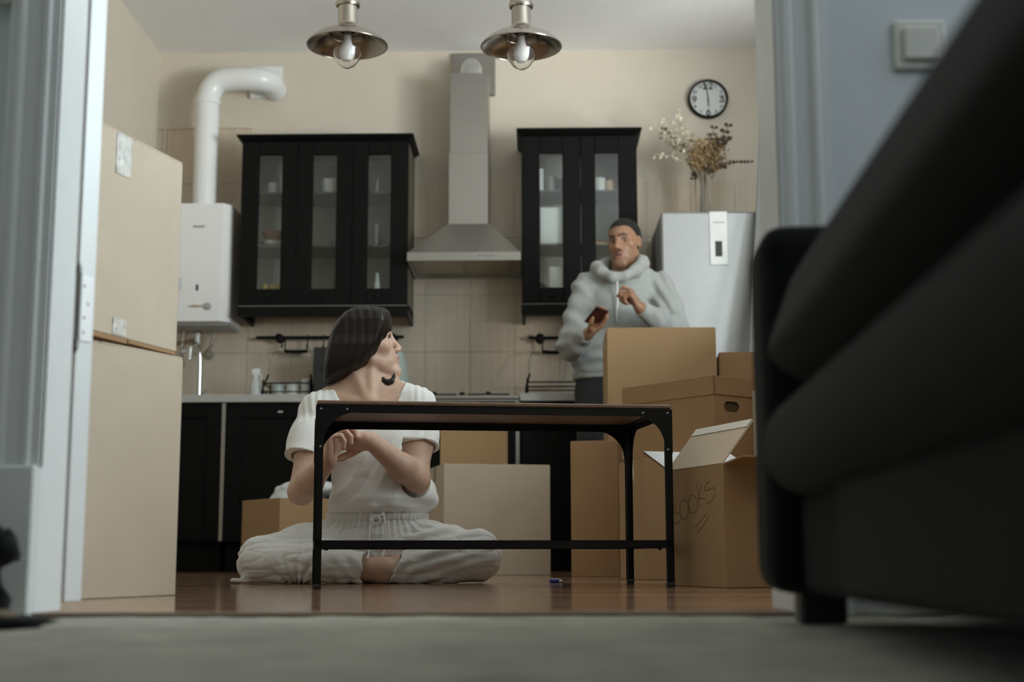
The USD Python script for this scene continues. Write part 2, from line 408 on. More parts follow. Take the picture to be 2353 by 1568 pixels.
# ------------------------------------------------------------------ soft shapes: distance fields turned into one surface
class Field:
    def __init__(self, lo, hi, h):
        self.lo, self.h = np.array(lo, float), h
        self.n = np.ceil((np.array(hi) - self.lo) / h).astype(int) + 1
        self.ax = [(self.lo[k] + h * np.arange(self.n[k])).astype(np.float32) for k in range(3)]
        self.D = np.full(self.n, 0.06, np.float32)

    def region(self, lo, hi, m):
        a = np.clip(np.floor((np.array(lo) - m - self.lo) / self.h).astype(int), 0, self.n)
        b = np.clip(np.ceil((np.array(hi) + m - self.lo) / self.h).astype(int) + 1, 0, self.n)
        s = tuple(slice(i, j) for i, j in zip(a, b))
        g = (self.ax[0][s[0]][:, None, None], self.ax[1][s[1]][None, :, None], self.ax[2][s[2]][None, None, :])
        return s, g

    def _mix(self, s, d, k, op):
        D = self.D[s]
        if not D.size:
            return
        if op == "add":
            if k <= 0:
                self.D[s] = np.minimum(D, d)
            else:
                h = np.maximum(k - np.abs(D - d), 0) / k
                self.D[s] = np.minimum(D, d) - h * h * k / 4
        elif op == "cut":
            d = -d
            if k <= 0:
                self.D[s] = np.maximum(D, d)
            else:
                h = np.maximum(k - np.abs(D - d), 0) / k
                self.D[s] = np.maximum(D, d) + h * h * k / 4

    def cone(self, a, b, ra, rb=None, k=0.02, op="add", sq=None):
        """Round cone from a to b; sq = (axis vector, factor) flattens it along an axis."""
        rb = ra if rb is None else rb
        a, b = np.array(a, float), np.array(b, float)
        m = max(ra, rb) * (1.0 if sq is None else max(1.0, 1.0 / sq[1])) + k + 3 * self.h
        s, (X, Y, Z) = self.region(np.minimum(a, b), np.maximum(a, b), m)
        ba = b - a
        L2 = float(ba @ ba) + 1e-12
        px, py, pz = X - a[0], Y - a[1], Z - a[2]
        t = np.clip((px * ba[0] + py * ba[1] + pz * ba[2]) / L2, 0, 1)
        dx, dy, dz = px - t * ba[0], py - t * ba[1], pz - t * ba[2]
        if sq is not None:
            w = np.array(sq[0], float)
            w /= np.linalg.norm(w)
            c = (dx * w[0] + dy * w[1] + dz * w[2]) * (1 / sq[1] - 1)
            dx, dy, dz = dx + c * w[0], dy + c * w[1], dz + c * w[2]
        d = np.sqrt(dx * dx + dy * dy + dz * dz) - (ra + (rb - ra) * t)
        self._mix(s, d.astype(np.float32), k, op)

    def chain(self, pts, rs, k=0.02, op="add", sq=None):
        for i in range(len(pts) - 1):
            self.cone(pts[i], pts[i + 1], rs[i], rs[i + 1], k, op, sq)

    def ell(self, c, r, k=0.02, op="add", R=None):
        c, r = np.array(c, float), np.array(r, float)
        m = np.full(3, r.max()) if R is not None else r
        s, (X, Y, Z) = self.region(c - m, c + m, k + 3 * self.h)
        p = [X - c[0], Y - c[1], Z - c[2]]
        if R is not None:   # columns of R: the ellipsoid's own axes
            p = [p[0] * R[0, i] + p[1] * R[1, i] + p[2] * R[2, i] for i in range(3)]
        q0 = np.sqrt(sum((p[i] / r[i]) ** 2 for i in range(3)))
        q1 = np.sqrt(sum((p[i] / r[i] ** 2) ** 2 for i in range(3))) + 1e-9
        self._mix(s, (q0 * (q0 - 1) / q1).astype(np.float32), k, op)

    def rbox(self, c, half, r, k=0.02, op="add", R=None):
        c, half = np.array(c, float), np.array(half, float)
        m = np.full(3, np.linalg.norm(half)) if R is not None else half
        s, (X, Y, Z) = self.region(c - m, c + m, k + 3 * self.h)
        p = [X - c[0], Y - c[1], Z - c[2]]
        if R is not None:
            p = [p[0] * R[0, i] + p[1] * R[1, i] + p[2] * R[2, i] for i in range(3)]
        q = [np.abs(p[i]) - (half[i] - r) for i in range(3)]
        d = np.sqrt(sum(np.maximum(x, 0) ** 2 for x in q)) + np.minimum(np.maximum(np.maximum(q[0], q[1]), q[2]), 0) - r
        self._mix(s, d.astype(np.float32), k, op)

    def func(self, fn, lo, hi, k=0.0, op="add"):
        s, (X, Y, Z) = self.region(lo, hi, 0)
        self._mix(s, np.broadcast_to(fn(X, Y, Z), tuple(j.stop - j.start for j in s)).astype(np.float32), k, op)

    def clip_below(self, z):
        self.D = np.maximum(self.D, (z - self.ax[2])[None, None, :].astype(np.float32))

    def keep(self, fn):
        X, Y, Z = self.ax[0][:, None, None], self.ax[1][None, :, None], self.ax[2][None, None, :]
        self.D = np.maximum(self.D, fn(X, Y, Z).astype(np.float32))

    def mesh(self, smooth=2):
        D = self.D
        D[0], D[-1], D[:, 0], D[:, -1], D[:, :, 0], D[:, :, -1] = (1e-3,) * 6
        I = D < 0
        nx, ny, nz = D.shape
        cnt = np.zeros((nx - 1, ny - 1, nz - 1), np.int8)
        for a, b, c in np.ndindex(2, 2, 2):
            cnt += I[a:nx - 1 + a, b:ny - 1 + b, c:nz - 1 + c]
        cell = np.argwhere((cnt > 0) & (cnt < 8))
        ids = np.full(cnt.shape, -1, np.int64)
        ids[tuple(cell.T)] = np.arange(len(cell))
        acc, num = np.zeros((len(cell), 3)), np.zeros(len(cell))
        off = np.array(list(np.ndindex(2, 2, 2)))
        val = np.stack([D[cell[:, 0] + o[0], cell[:, 1] + o[1], cell[:, 2] + o[2]] for o in off], 1)
        for i in range(8):
            for j in range(i + 1, 8):
                if np.abs(off[i] - off[j]).sum() == 1:
                    x = (val[:, i] < 0) != (val[:, j] < 0)
                    t = np.where(x, val[:, i] / np.where(x, val[:, i] - val[:, j], 1), 0)
                    acc += np.where(x[:, None], off[i] + t[:, None] * (off[j] - off[i]), 0)
                    num += x
        v = (cell + acc / num[:, None]) * self.h + self.lo
        F = []
        for ax in range(3):
            b, c = (ax + 1) % 3, (ax + 2) % 3
            sl0, sl1 = [slice(None)] * 3, [slice(None)] * 3
            sl0[ax], sl1[ax] = slice(0, -1), slice(1, None)
            for flip in (0, 1):
                ch = (I[tuple(sl0)] & ~I[tuple(sl1)]) if flip == 0 else (~I[tuple(sl0)] & I[tuple(sl1)])
                e = np.argwhere(ch)
                e = e[(e[:, b] > 0) & (e[:, c] > 0) & (e[:, b] < D.shape[b] - 1) & (e[:, c] < D.shape[c] - 1)]
                if not len(e):
                    continue
                q = []
                for ob, oc in ((-1, -1), (0, -1), (0, 0), (-1, 0)):
                    w = e.copy()
                    w[:, b] += ob
                    w[:, c] += oc
                    q.append(ids[tuple(w.T)])
                q = np.stack(q if flip == 0 else q[::-1], 1)
                F.append(q)
        q = np.vstack(F)
        q = q[(q >= 0).all(1)]
        f = np.vstack([q[:, [0, 1, 2]], q[:, [0, 2, 3]]])
        m = trimesh.Trimesh(v, f, process=False)
        if smooth:
            m.vertices = relax(v, f, smooth * 2, 0.8 * self.h)
        return m


def relax(v, f, rounds, limit):
    """Taubin smoothing whose total shift stays below limit."""
    from scipy.sparse import coo_matrix
    e = np.vstack([f[:, [0, 1]], f[:, [1, 2]], f[:, [2, 0]]])
    n = len(v)
    A = coo_matrix((np.ones(2 * len(e)), (np.r_[e[:, 0], e[:, 1]], np.r_[e[:, 1], e[:, 0]])), (n, n)).tocsr()
    A.data[:] = 1
    deg = np.maximum(np.asarray(A.sum(1)).ravel(), 1)[:, None]
    w = v.copy()
    for _ in range(rounds):
        for g in (0.5, -0.51):
            w = w + g * (A @ w / deg - w)
    s = w - v
    L = np.linalg.norm(s, axis=1, keepdims=True)
    return v + s * np.minimum(1, limit / np.maximum(L, 1e-12))


def displace(m, fn):
    """Pushes each vertex along its normal by fn(vertices, normals)."""
    v, f, n = meshkit.arrays(m, True)
    return trimesh.Trimesh(v + n * fn(v, n)[:, None], f, process=False)


def creases(v, scale, seed, sharp=2.0):
    """Ridged noise in [-1, 0]: narrow valleys, for the folds of cloth."""
    a = meshkit.fbm(np.asarray(v) * scale, 3, seed)
    return -(1 - np.minimum(1, np.abs(a - 0.5) * 2 * sharp * 2.2)) ** 2


def frame_of(fwd, up=(0, 0, 1)):
    f = np.array(fwd, float)
    f /= np.linalg.norm(f)
    r = np.cross(f, up)
    r /= np.linalg.norm(r)
    u = np.cross(r, f)
    return np.stack([r, f, u], 1)

# ================================================================== the setting
CEIL, BACK, LEFT, RIGHT = 2.965, 7.70, -2.17, 2.42
DOOR_L, DOOR_R, DOOR_H = -0.693, 0.348, 2.10
PART_Y0, PART_Y1 = 1.945, 2.045

fl = thing("floor", kind="structure")
part(fl, "subfloor", box((LEFT - .1, PART_Y0, -0.06), (RIGHT + .1, BACK + .1, -0.0125)), grout_mat)
W = 0.128
for r in range(41):
    y0 = PART_Y0 + 0.012 + r * W
    if y0 > 7.2:
        break
    x = LEFT + 0.003 - rng.uniform(0, 1.0)
    while x < RIGHT:
        L = 1.22
        a, b = max(x, LEFT + .002), min(x + L, RIGHT - .002)
        if b - a > 0.05:
            part(fl, "plank", box((a + .0004, y0 + .0004, -0.012), (b - .0004, y0 + W - .0004, rng.uniform(-0.0003, 0.0)), 0.0006), floor_wood, smooth=False)
        x += L
# carpet of the front room: a low pile with its own unevenness
gx, gy = np.meshgrid(np.linspace(-2.3, 1.6, 160), np.linspace(-2.4, PART_Y0 - 0.01, 170), indexing="ij")
gz = -0.004 + 0.004 * (meshkit.fbm(np.stack([gx * 14, gy * 14, gx * 0], -1), 4, 3) - 0.5) + 0.0015 * (meshkit.noise(np.stack([gx * 90, gy * 90, gx * 0], -1), 5) - 0.5)
cv = np.stack([gx, gy, gz], -1).reshape(-1, 3)
ii = np.arange(159)[:, None] * 170 + np.arange(169)[None, :]
cf = np.stack([ii, ii + 170, ii + 171, ii + 1], -1).reshape(-1, 4)
carpet = solo("carpet", (cv, cf), carpet_mat, "grey beige carpet covering the front room floor up to the doorway", "carpet", smooth=True)
struct("floor_front_room", box((-2.4, -2.5, -0.06), (1.7, PART_Y0, -0.012)), grout_mat)

struct("ceiling", box((-2.5, -2.6, CEIL), (RIGHT + .12, BACK + .1, CEIL + .1)), ceiling_paint)
wb = thing("wall_back", kind="structure")
part(wb, "plaster", box((LEFT - .1, BACK, -.05), (RIGHT + .1, BACK + .1, CEIL)), wall_paint)
struct("wall_left", box((LEFT - .1, PART_Y1, -.05), (LEFT, BACK, CEIL)), wall_paint)


def wall_with_windows(x0, x1, y0, y1, wins):
    z0, z1, out, y = -.05, CEIL, [], y0
    for a, b, c, d in sorted(wins):
        out += [box((x0, y, z0), (x1, a, z1)), box((x0, a, z0), (x1, b, c)), box((x0, a, d), (x1, b, z1))]
        y = b
    return out + [box((x0, y, z0), (x1, y1, z1))]


KW = [(2.30, 5.62, 0.9, 2.35)]  # opening out of view, its span set to shape light on the back wall
struct("wall_right", wall_with_windows(RIGHT, RIGHT + .1, PART_Y1, BACK, KW), wall_paint)
LWIN = [(0.15, 1.75, 0.95, 2.29)]  # opening out of view above the sofa, placed to light the switch wall
struct("wall_front_room_left", box((-2.4, -2.5, -.05), (-2.3, PART_Y0, CEIL)), blue_wall)  # out of view, closes the front room so its light stays controlled
struct("wall_front_room_right", wall_with_windows(1.6, 1.7, -2.5, PART_Y0, LWIN), blue_wall)
struct("wall_front_room_rear", box((-2.4, -2.6, -.05), (1.7, -2.5, CEIL)), blue_wall)  # out of view behind the camera, keeps the open sky out


def window(n, x0, x1, y0, y1, z0, z1):
    w = thing(f"window_{n}", kind="structure")
    fr = [box((x0, y0, z0), (x1, y0 + .05, z1), .004), box((x0, y1 - .05, z0), (x1, y1, z1), .004), box((x0, y0, z0), (x1, y1, z0 + .05), .004), box((x0, y0, z1 - .05), (x1, y1, z1), .004)]
    part(w, "frame", fr, white_gloss)
    if y1 - y0 > 2:
        part(w, "mullion", box((x0, y0 + (y1 - y0) * .62, z0), (x1, y0 + (y1 - y0) * .62 + .06, z1), .004), white_gloss)
    part(w, "sill", box((x0 - .06, y0 - .03, z0 - .03), (x1, y1 + .03, z0), .006), white_gloss)


for i, (a, b, c, d) in enumerate(KW):
    window(i + 1, RIGHT, RIGHT + .06, a, b, c, d)
window(2, 1.6, 1.66, *LWIN[0])

mid = PART_Y0 + .075


def partition(y0, y1):
    return [box((-2.4, y0, -.05), (DOOR_L - .017, y1, CEIL)), box((DOOR_R + .017, y0, -.05), (RIGHT + .1, y1 + (.055 if y1 == PART_Y1 else 0), CEIL)), box((DOOR_L - .017, y0, DOOR_H + .017), (DOOR_R + .017, y1, CEIL))]


struct("wall_front", partition(mid, PART_Y1), wall_paint)
struct("wall_front_room_front", partition(PART_Y0, mid), blue_wall)
struct("trim_1", [box((DOOR_L - .017, PART_Y0 - .012, 0), (DOOR_L, PART_Y1 + .004, DOOR_H), .002), box((DOOR_R, PART_Y0 - .012, 0), (DOOR_R + .017, PART_Y1 + .059, DOOR_H), .002),
                  box((DOOR_L - .017, PART_Y0 - .012, DOOR_H), (DOOR_R + .017, PART_Y1 + .004, DOOR_H + .017), .002)], white_trim)
prof = [(0, 0), (0, -.012), (.012, -.013), (.016, -.019), (.021, -.019), (.026, -.012), (.050, -.012), (.055, -.019), (.060, -.019), (.064, -.014), (.075, -.013), (.075, 0)]


def casing(x0, flip):
    p = [((.075 - x) if flip else x, y) for x, y in prof]
    m = trimesh.creation.extrude_polygon(Polygon(p), DOOR_H + .075 - .202, engine="earcut")
    m.apply_translation((x0, PART_Y0 - .0005, .202))
    return m


cl = thing("trim_2", kind="structure")
part(cl, "casing", casing(DOOR_L - .075, False), white_trim, label="fluted door casing in shade")
part(cl, "plinth_block", box((DOOR_L - .081, PART_Y0 - .028, -.004), (DOOR_L - .001, PART_Y0, .204), .003), white_trim)
cr = thing("trim_3", kind="structure")
part(cr, "casing", casing(DOOR_R, True), white_trim)
part(cr, "plinth_block", box((DOOR_R + .001, PART_Y0 - .028, -.004), (DOOR_R + .081, PART_Y0, .204), .003), white_trim)
struct("trim_4", box((DOOR_L - .075, PART_Y0 - .016, DOOR_H), (DOOR_R + .075, PART_Y0, DOOR_H + .075), .004), white_trim)
struct("trim_5", box((DOOR_L, PART_Y0 - .012, -.008), (DOOR_R, PART_Y0 + .016, .0022), .0015), M("threshold", (0.23, 0.16, 0.11), 0.35))
struct("baseboard_front", [box((-2.3, PART_Y0 - .014, -.004), (DOOR_L - .081, PART_Y0, .09), .004), box((DOOR_R + .081, PART_Y0 - .014, -.004), (1.6, PART_Y0, .09), .004)], white_trim)
struct("baseboard_left", box((LEFT, PART_Y1, 0), (LEFT + .014, 7.0, .08), .004), white_trim)

bright_white = M("bright_white", (0.93, 0.93, 0.92), 0.25, var=0.01)
knuckle_grey = M("knuckle_grey", (0.20, 0.20, 0.19), 0.4, 0.3)
# the door, swung back into the kitchen: only its hinge edge shows
DA = math.degrees(math.atan2(.39, -.92))
dr = thing("door_1", kind="structure", loc=(-0.7126, 2.118, 0), rz=DA)    # local x runs along the leaf, local -y across its hinge edge
part(dr, "door_leaf", box((0, -.040, .010), (.86, 0, 2.08), .002), white_trim)
hg = part(dr, "hinge", [box((-.0022, -.034, .410), (0.001, -.006, .514), .0008), ],
          bright_white, label="white painted butt hinge")
for yy, zz in ((-.012, .497), (-.022, .470), (-.014, .447), (-.014, .424)):
    part(hg, "screw", xf(lathe([(0, .0006), (.0025, .0003), (.003, -.0005)], n=14), (-.0025, yy, zz), ry=-90), grey_plastic)
part(hg, "knuckle", [cyl((-.004, .0045, .396), (-.004, .0045, .524), .0048), cyl((-.004, .0045, .524), (-.004, .0045, .532), .0040, r2=.001), cyl((-.004, .0045, .388), (-.004, .0045, .396), .001, r2=.0040)], knuckle_grey, label="dark hinge knuckle")
hj = part(dr, "hinge", [box((-.016, .008, .410), (-.004, .012, .514), .0006)], M("hinge_grey", (0.42, 0.44, 0.43), 0.4), label="hinge leaf on the jamb side")

# backsplash tiles: each a part of the back wall
TX, TZ = 0.25, 0.326
cols = np.arange(-13, 4) * TX + 0.88
for cx in cols:
    for k in range(5):
        z0 = 0.879 + k * TZ - TZ * 0
        z1 = z0 + TZ
        if k == 4 and cx > -1.75:
            continue
        a, b = max(cx, -2.115), min(cx + TX, 1.6)
        if b - a < .03 or k == 4 and a > -1.7:
            continue
        part(wb, "tile", box((a + .0006, BACK - .008 - rng.uniform(0, .0004), z0 + .0008), (b - .0006, BACK + .004, z1 - .0008), .0008), tile_mat, smooth=False)
struct("trim_6", [box((-2.165, BACK - .016, 2.509), (-1.62, BACK, 2.519), .002), box((-2.132, BACK - .014, .9), (-2.117, BACK, 2.509), .002)], M("tile_edge", (0.66, 0.57, 0.45), 0.5))

# ================================================================== fitted kitchen
def shaker(x0, x1, z0, z1, y, rail=.075):
    """A frame-and-panel door front whose face is at y: (frame, panel)."""
    fr = [box((x0, y, z0), (x0 + rail, y + .02, z1), .002), box((x1 - rail, y, z0), (x1, y + .02, z1), .002), box((x0 + rail, y, z1 - rail), (x1 - rail, y + .02, z1), .002), box((x0 + rail, y, z0), (x1 - rail, y + .02, z0 + rail), .002)]
    return fr, box((x0 + rail - .005, y + .008, z0 + rail - .005), (x1 - rail + .005, y + .016, z1 - rail + .005))


def base_unit(name, label, cat, x0, x1, doors, rail=.075):
    t = thing(name, label, cat, ((x0 + x1) / 2, 7.4, 0))
    part(t, "carcass", box((x0 + .002, 7.125, .15), (x1 - .002, 7.685, .860)), black_cab, world=True)
    part(t, "plinth", box((x0 + .002, 7.165, 0), (x1 - .002, 7.185, .15)), black_cab, world=True)
    for a, b in doors:
        fr, pn = shaker(a + .0015, b - .0015, .155, .857, 7.104, rail)
        d = part(t, "door", fr, black_cab, world=True)
        part(d, "door_panel", pn, black_cab, world=True)
    return t


base_unit("base_cabinet", "black base cabinet under the sink tap, beside the big boxes", "cabinet", -2.15, -1.617, [(-2.15, -1.617)])
solo("filler_strip", box((-1.6165, 7.10, .155), (-1.596, 7.6, .860), .002), steel, "pale metal filler strip between two black kitchen doors", "filler strip")
dw = base_unit("dishwasher", "black fronted dishwasher with a tiny light badge near its top edge", "dishwasher", -1.594, -0.965, [(-1.594, -0.965)])
part(dw, "badge", [box((-1.326 + i * .0065, 7.1015, .809), (-1.322 + i * .0065, 7.1045, .817)) for i in range(4)], white_plastic, world=True, label="small pale badge")
base_unit("base_cabinet", "narrow black base cabinet behind the woman, left of the cooker", "cabinet", -0.963, -0.695, [(-0.963, -0.695)], .06)
base_unit("base_cabinet", "black base cabinet right of the cooker, behind the cardboard boxes", "cabinet", -0.078, 0.622, [(-0.078, .272), (.272, .622)])
solo("worktop", box((-2.165, 7.085, .8615), (-0.692, 7.69, .902), .003), worktop_mat, "pale grey worktop running from the sink to the cooker", "worktop")
solo("worktop", box((-0.083, 7.085, .8615), (0.640, 7.69, .902), .003), worktop_mat, "short pale grey worktop right of the cooker", "worktop")

ck = thing("cooker", "cooker with steel frame and black burner grates under the hood", "cooker", (-.388, 7.4, 0))
part(ck, "body", [box((-.688, 7.13, .03), (-.088, 7.68, .862), .003), box((-.66, 7.2, 0), (-.12, 7.6, .03))], black_cab, world=True)
part(ck, "side_frame", [box((-.690, 7.105, .03), (-.668, 7.13, .862), .002), box((-.108, 7.105, .03), (-.0855, 7.13, .862), .002)], steel, world=True)
part(ck, "oven_door", box((-.665, 7.10, .16), (-.111, 7.13, .74), .003), black_cab, world=True)
part(ck, "handle", cyl((-.62, 7.08, .70), (-.155, 7.08, .70), .008), steel, world=True)
part(ck, "hob", [box((-.690, 7.085, .874), (-.086, 7.68, .893), .003), box((-.688, 7.105, .862), (-.088, 7.66, .874))], steel, world=True)
for bx, by in ((-.53, 7.25), (-.25, 7.25), (-.53, 7.52), (-.25, 7.52)):
    part(ck, "burner", lathe([(0, 0), (.045, 0), (.045, .012), (.03, .018), (0, .018)], (bx, by, .893), 20), black_metal, world=True)
    g = [box((bx - .11, by - .005, .911), (bx + .11, by + .005, .919), .001), box((bx - .005, by - .11, .911), (bx + .005, by + .11, .919), .001)]
    g += [cyl((bx + i * .105, by, .892), (bx + i * .105, by, .915), .005) for i in (-1, 1)] + [cyl((bx, by + i * .105, .892), (bx, by + i * .105, .915), .005) for i in (-1, 1)]
    part(ck, "grate", g, black_metal, world=True)
for bx in (-.538, -.391, -.253):
    part(ck, "pan_support", lathe([(0, 0), (.014, 0), (.017, .012), (.012, .026), (0, .028)], (bx, 7.30, .906), 14), black_metal, world=True)


def wall_cabinet(name, label, xs, panes, z0, z1, crown_top):
    """Glazed wall cabinet: xs = the door edges, panes = the glass opening (x0, x1) of each door."""
    x0, x1, yf = xs[0], xs[-1], 7.33
    t = thing(name, label, "cabinet", ((x0 + x1) / 2, 7.5, z0))
    T = .018
    part(t, "carcass", [box((x0, yf + .022, z0 + .05), (x0 + T, 7.69, z1)), box((x1 - T, yf + .022, z0 + .05), (x1, 7.69, z1)), box((x0, yf + .022, z1 - T), (x1, 7.69, z1)), box((x0, yf + .022, z0 + .05), (x1, 7.69, z0 + .068))],
         black_side, world=True, label="dark brown cabinet sides")
    part(t, "back_panel", box((x0 + T, 7.675, z0 + .068), (x1 - T, 7.689, z1 - T)), cab_inside, world=True)
    part(t, "light_rail", [box((x0 - .002, yf - .002, z0), (x1 + .002, yf + .02, z0 + .052), .002), box((x0, yf + .02, z0), (x0 + T, 7.69, z0 + .05), .002), box((x1 - T, yf + .02, z0), (x1, 7.69, z0 + .05), .002)], black_cab, world=True)
    part(t, "top_strip", box((x0, yf + .004, z0 + .053), (x1, yf + .02, z0 + .058)), M("gap_highlight_grey", (0.16, 0.155, 0.13), 0.4), world=True, label="grey strip painting the highlight in the gap under the doors")  # paler strip stands in for the highlight in the gap
    c0 = [(x0, yf), (x1, yf), (x1, 7.69), (x0, 7.69)]
    c1 = [(x0 - .026, yf - .03), (x1 + .026, yf - .03), (x1 + .026, 7.69), (x0 - .026, 7.69)]
    part(t, "crown_moulding", hull([(x, y, z1) for x, y in c0] + [(x, y, crown_top - .010) for x, y in c1] + [(x, y, crown_top) for x, y in c1]), black_cab, world=True)
    for zs in (2.045, 1.745):
        part(t, "shelf", box((x0 + T, yf + .05, zs - .004), (x1 - T, 7.674, zs + .004)), pane_shelf, world=True)
    if len(xs) > 3:
        part(t, "divider", box((xs[2] - .03, yf + .05, z0 + .068), (xs[2] - .014, 7.674, z1 - T)), cab_inside, world=True)
    for i, (p0, p1) in enumerate(panes):
        a, b, d0, d1 = xs[i] + .0015, xs[i + 1] - .0015, z0 + .060, z1 - .004
        pz0, pz1 = 1.50, 2.245
        fr = [box((a, yf, d0), (p0, yf + .021, d1), .003), box((p1, yf, d0), (b, yf + .021, d1), .003), box((p0, yf, pz1), (p1, yf + .021, d1), .003), box((p0, yf, d0), (p1, yf + .021, pz0), .003)]
        d = part(t, "door", fr, black_cab, world=True)
        part(d, "glass_pane", box((p0 - .005, yf + .011, pz0 - .005), (p1 + .005, yf + .015, pz1 + .005)), pane_glass, world=True)
        part(d, "knob", xf(lathe([(0, .022), (.009, .020), (.012, .014), (.006, .008), (.006, 0), (0, 0)], n=16), ((p0 + p1) / 2, yf, 1.457), rx=90), black_metal, world=True)
    return t


pane_shelf = M("shelf_board", (0.10, 0.10, 0.09), 0.4)
wall_cabinet("wall_cabinet", "black three-door wall cabinet with glass panes, left of the hood", [-1.600, -1.295, -0.992, -0.687], [(-1.502, -1.377), (-1.207, -1.080), (-0.907, -0.785)], 1.352, 2.325, 2.353)
wall_cabinet("wall_cabinet", "black two-door wall cabinet with glass panes above the man", [-0.075, 0.246, 0.553], [(0.024, 0.147), (0.325, 0.450)], 1.356, 2.345, 2.377)


# ------------------------------------------------------------------ crockery behind the glass
def mug_meshes(r=.038, h=.085, t=.004):
    body = lathe([(0, .003), (r * .82, .003), (r * .86, 0), (r * .9, .004), (r, h * .5), (r, h), (r - t, h), (r - t, h * .5), (r * .8, .008), (0, .008)], n=28)
    hd = tube([(r - .002, 0, h * .78), (r + .022, 0, h * .74), (r + .028, 0, h * .5), (r + .018, 0, h * .28), (r - .002, 0, h * .24)], .005, 8)
    return body, hd


def mug(label, loc, mat, r=.038, h=.085, rz=0, group=None, handle=True, flip=False, name="mug", cat="mug"):
    t = thing(name, label, cat, loc, rz, group)
    b, hd = mug_meshes(r, h)
    if flip:
        b, hd = xf(b, (0, 0, h), rx=180), xf(hd, (0, 0, h), rx=180)
    part(t, "body", b, mat)
    if handle:
        part(t, "handle", hd, mat)
    return t


def bowl(label, loc, mat, r=.06, h=.05, name="bowl", group=None):
    return solo(name, lathe([(0, 0), (r * .45, 0), (r * .5, .006), (r * .85, h * .5), (r, h), (r - .004, h), (r * .8, h * .5), (r * .42, .010), (0, .009)], loc, 28), mat, label, "bowl", group)


def drinking_glass(label, loc, r=.03, h=.11, group=None):
    return solo("drinking_glass", lathe([(0, 0), (r * .85, 0), (r, h), (r - .002, h), (r * .83, .006), (0, .006)], loc, 24), clear_glass, label, "glass", group)


S1, S2, S0 = 2.0492, 1.7492, 1.4205
mug("small white cup on the top shelf behind the leftmost cabinet door", (-1.455, 7.47, S1), mug_white, .032, .07, 150)
drinking_glass("drinking glass on the top shelf behind the leftmost cabinet door", (-1.40, 7.45, S1), .028, .10)
bowl("white bowl under the rust brown one, leftmost cabinet door", (-1.44, 7.46, S2), mug_white, .068, .035)
bowl("rust brown bowl stacked on the white bowl behind the leftmost glass door", (-1.44, 7.46, S2 + .036), rust_mat, .066, .055)
for i, (x, dy) in enumerate(((-1.475, 0), (-1.435, .01), (-1.395, 0))):
    solo("jar", lathe([(0, 0), (.017, 0), (.018, .03), (.014, .036), (.015, .044), (0, .044)], (x, 7.43 + dy, S0 + .082), 16), yellow_mat, ["left small yellow jar at the bottom behind the leftmost glass door", "middle small yellow jar at the bottom behind the leftmost glass door", "right small yellow jar at the bottom behind the leftmost glass door"][i], "jar")
solo("tray", lathe([(0, 0), (.08, 0), (.088, .080), (.083, .080), (.076, .004), (0, .004)], (-1.435, 7.44, S0), 28), mug_white, "white tray bowl holding the small yellow jars, leftmost glass door", "tray")
mug("wide white cup on the top shelf behind the middle door of three", (-1.135, 7.46, S1), mug_white, .048, .085, 20)
solo("jar", lathe([(0, 0), (.026, 0), (.027, .04), (.02, .045), (.02, .05), (0, .05)], (-1.10, 7.46, S2), 18), mug_grey, "squat dark jar behind the middle door of the left cabinet", "jar")
drinking_glass("short glass on the top shelf behind the third door of the left cabinet", (-0.875, 7.46, S1), .03, .08)
drinking_glass("tall glass on the middle shelf, third door of the left cabinet", (-0.872, 7.45, S2), .03, .13)
solo("bottle", lathe([(0, 0), (.016, 0), (.017, .12), (.010, .15), (.010, .18), (0, .18)], (-0.862, 7.42, S0), 18), white_plastic, "slim white bottle standing behind the third glass door", "bottle")
drinking_glass("wide glass at the bottom behind the third door of the left cabinet", (-0.80, 7.50, S0), .035, .10)
solo("canister", box((.018, 7.40, S1), (.045, 7.46, S1 + .13), .005), white_plastic, "slim white canister beside the grey mugs, right cabinet", "canister")
mug("large grey mug on the top shelf of the right cabinet", (.082, 7.42, S1), mug_grey, .033, .085, 90)
mug("small grey mug right of the large one, top shelf, right cabinet", (.145, 7.43, S1), mug_grey, .024, .075, 70)
solo("canister", box((.022, 7.375, S2), (.152, 7.45, S2 + .205), .006), white_plastic, "tall white canister on the middle shelf behind the man's left-hand glass door", "canister")
solo("canister", box((.070, 7.375, S0), (.152, 7.45, S0 + .205), .006), white_plastic, "white canister at the bottom shelf of the right cabinet", "canister")
solo("funnel", lathe([(0, 0), (.024, 0), (.005, .13), (.005, .16), (0, .16)], (.040, 7.42, S0), 20), mug_grey, "grey cone leaning beside the bottom white canister", "funnel")
mug("white cup on the top shelf behind the rightmost glass door", (.352, 7.43, S1 - .0), mug_white, .034, .075, 180)
mug("peach cup beside the white cup behind the rightmost glass door", (.412, 7.42, S1), peach_mat, .026, .058, 30, handle=False, name="cup", cat="cup")
solo("food_box", box((.33, 7.42, S2), (.385, 7.46, S2 + .02), .002), orange_mat, "small flat orange box on the middle shelf beside the man's head", "box")

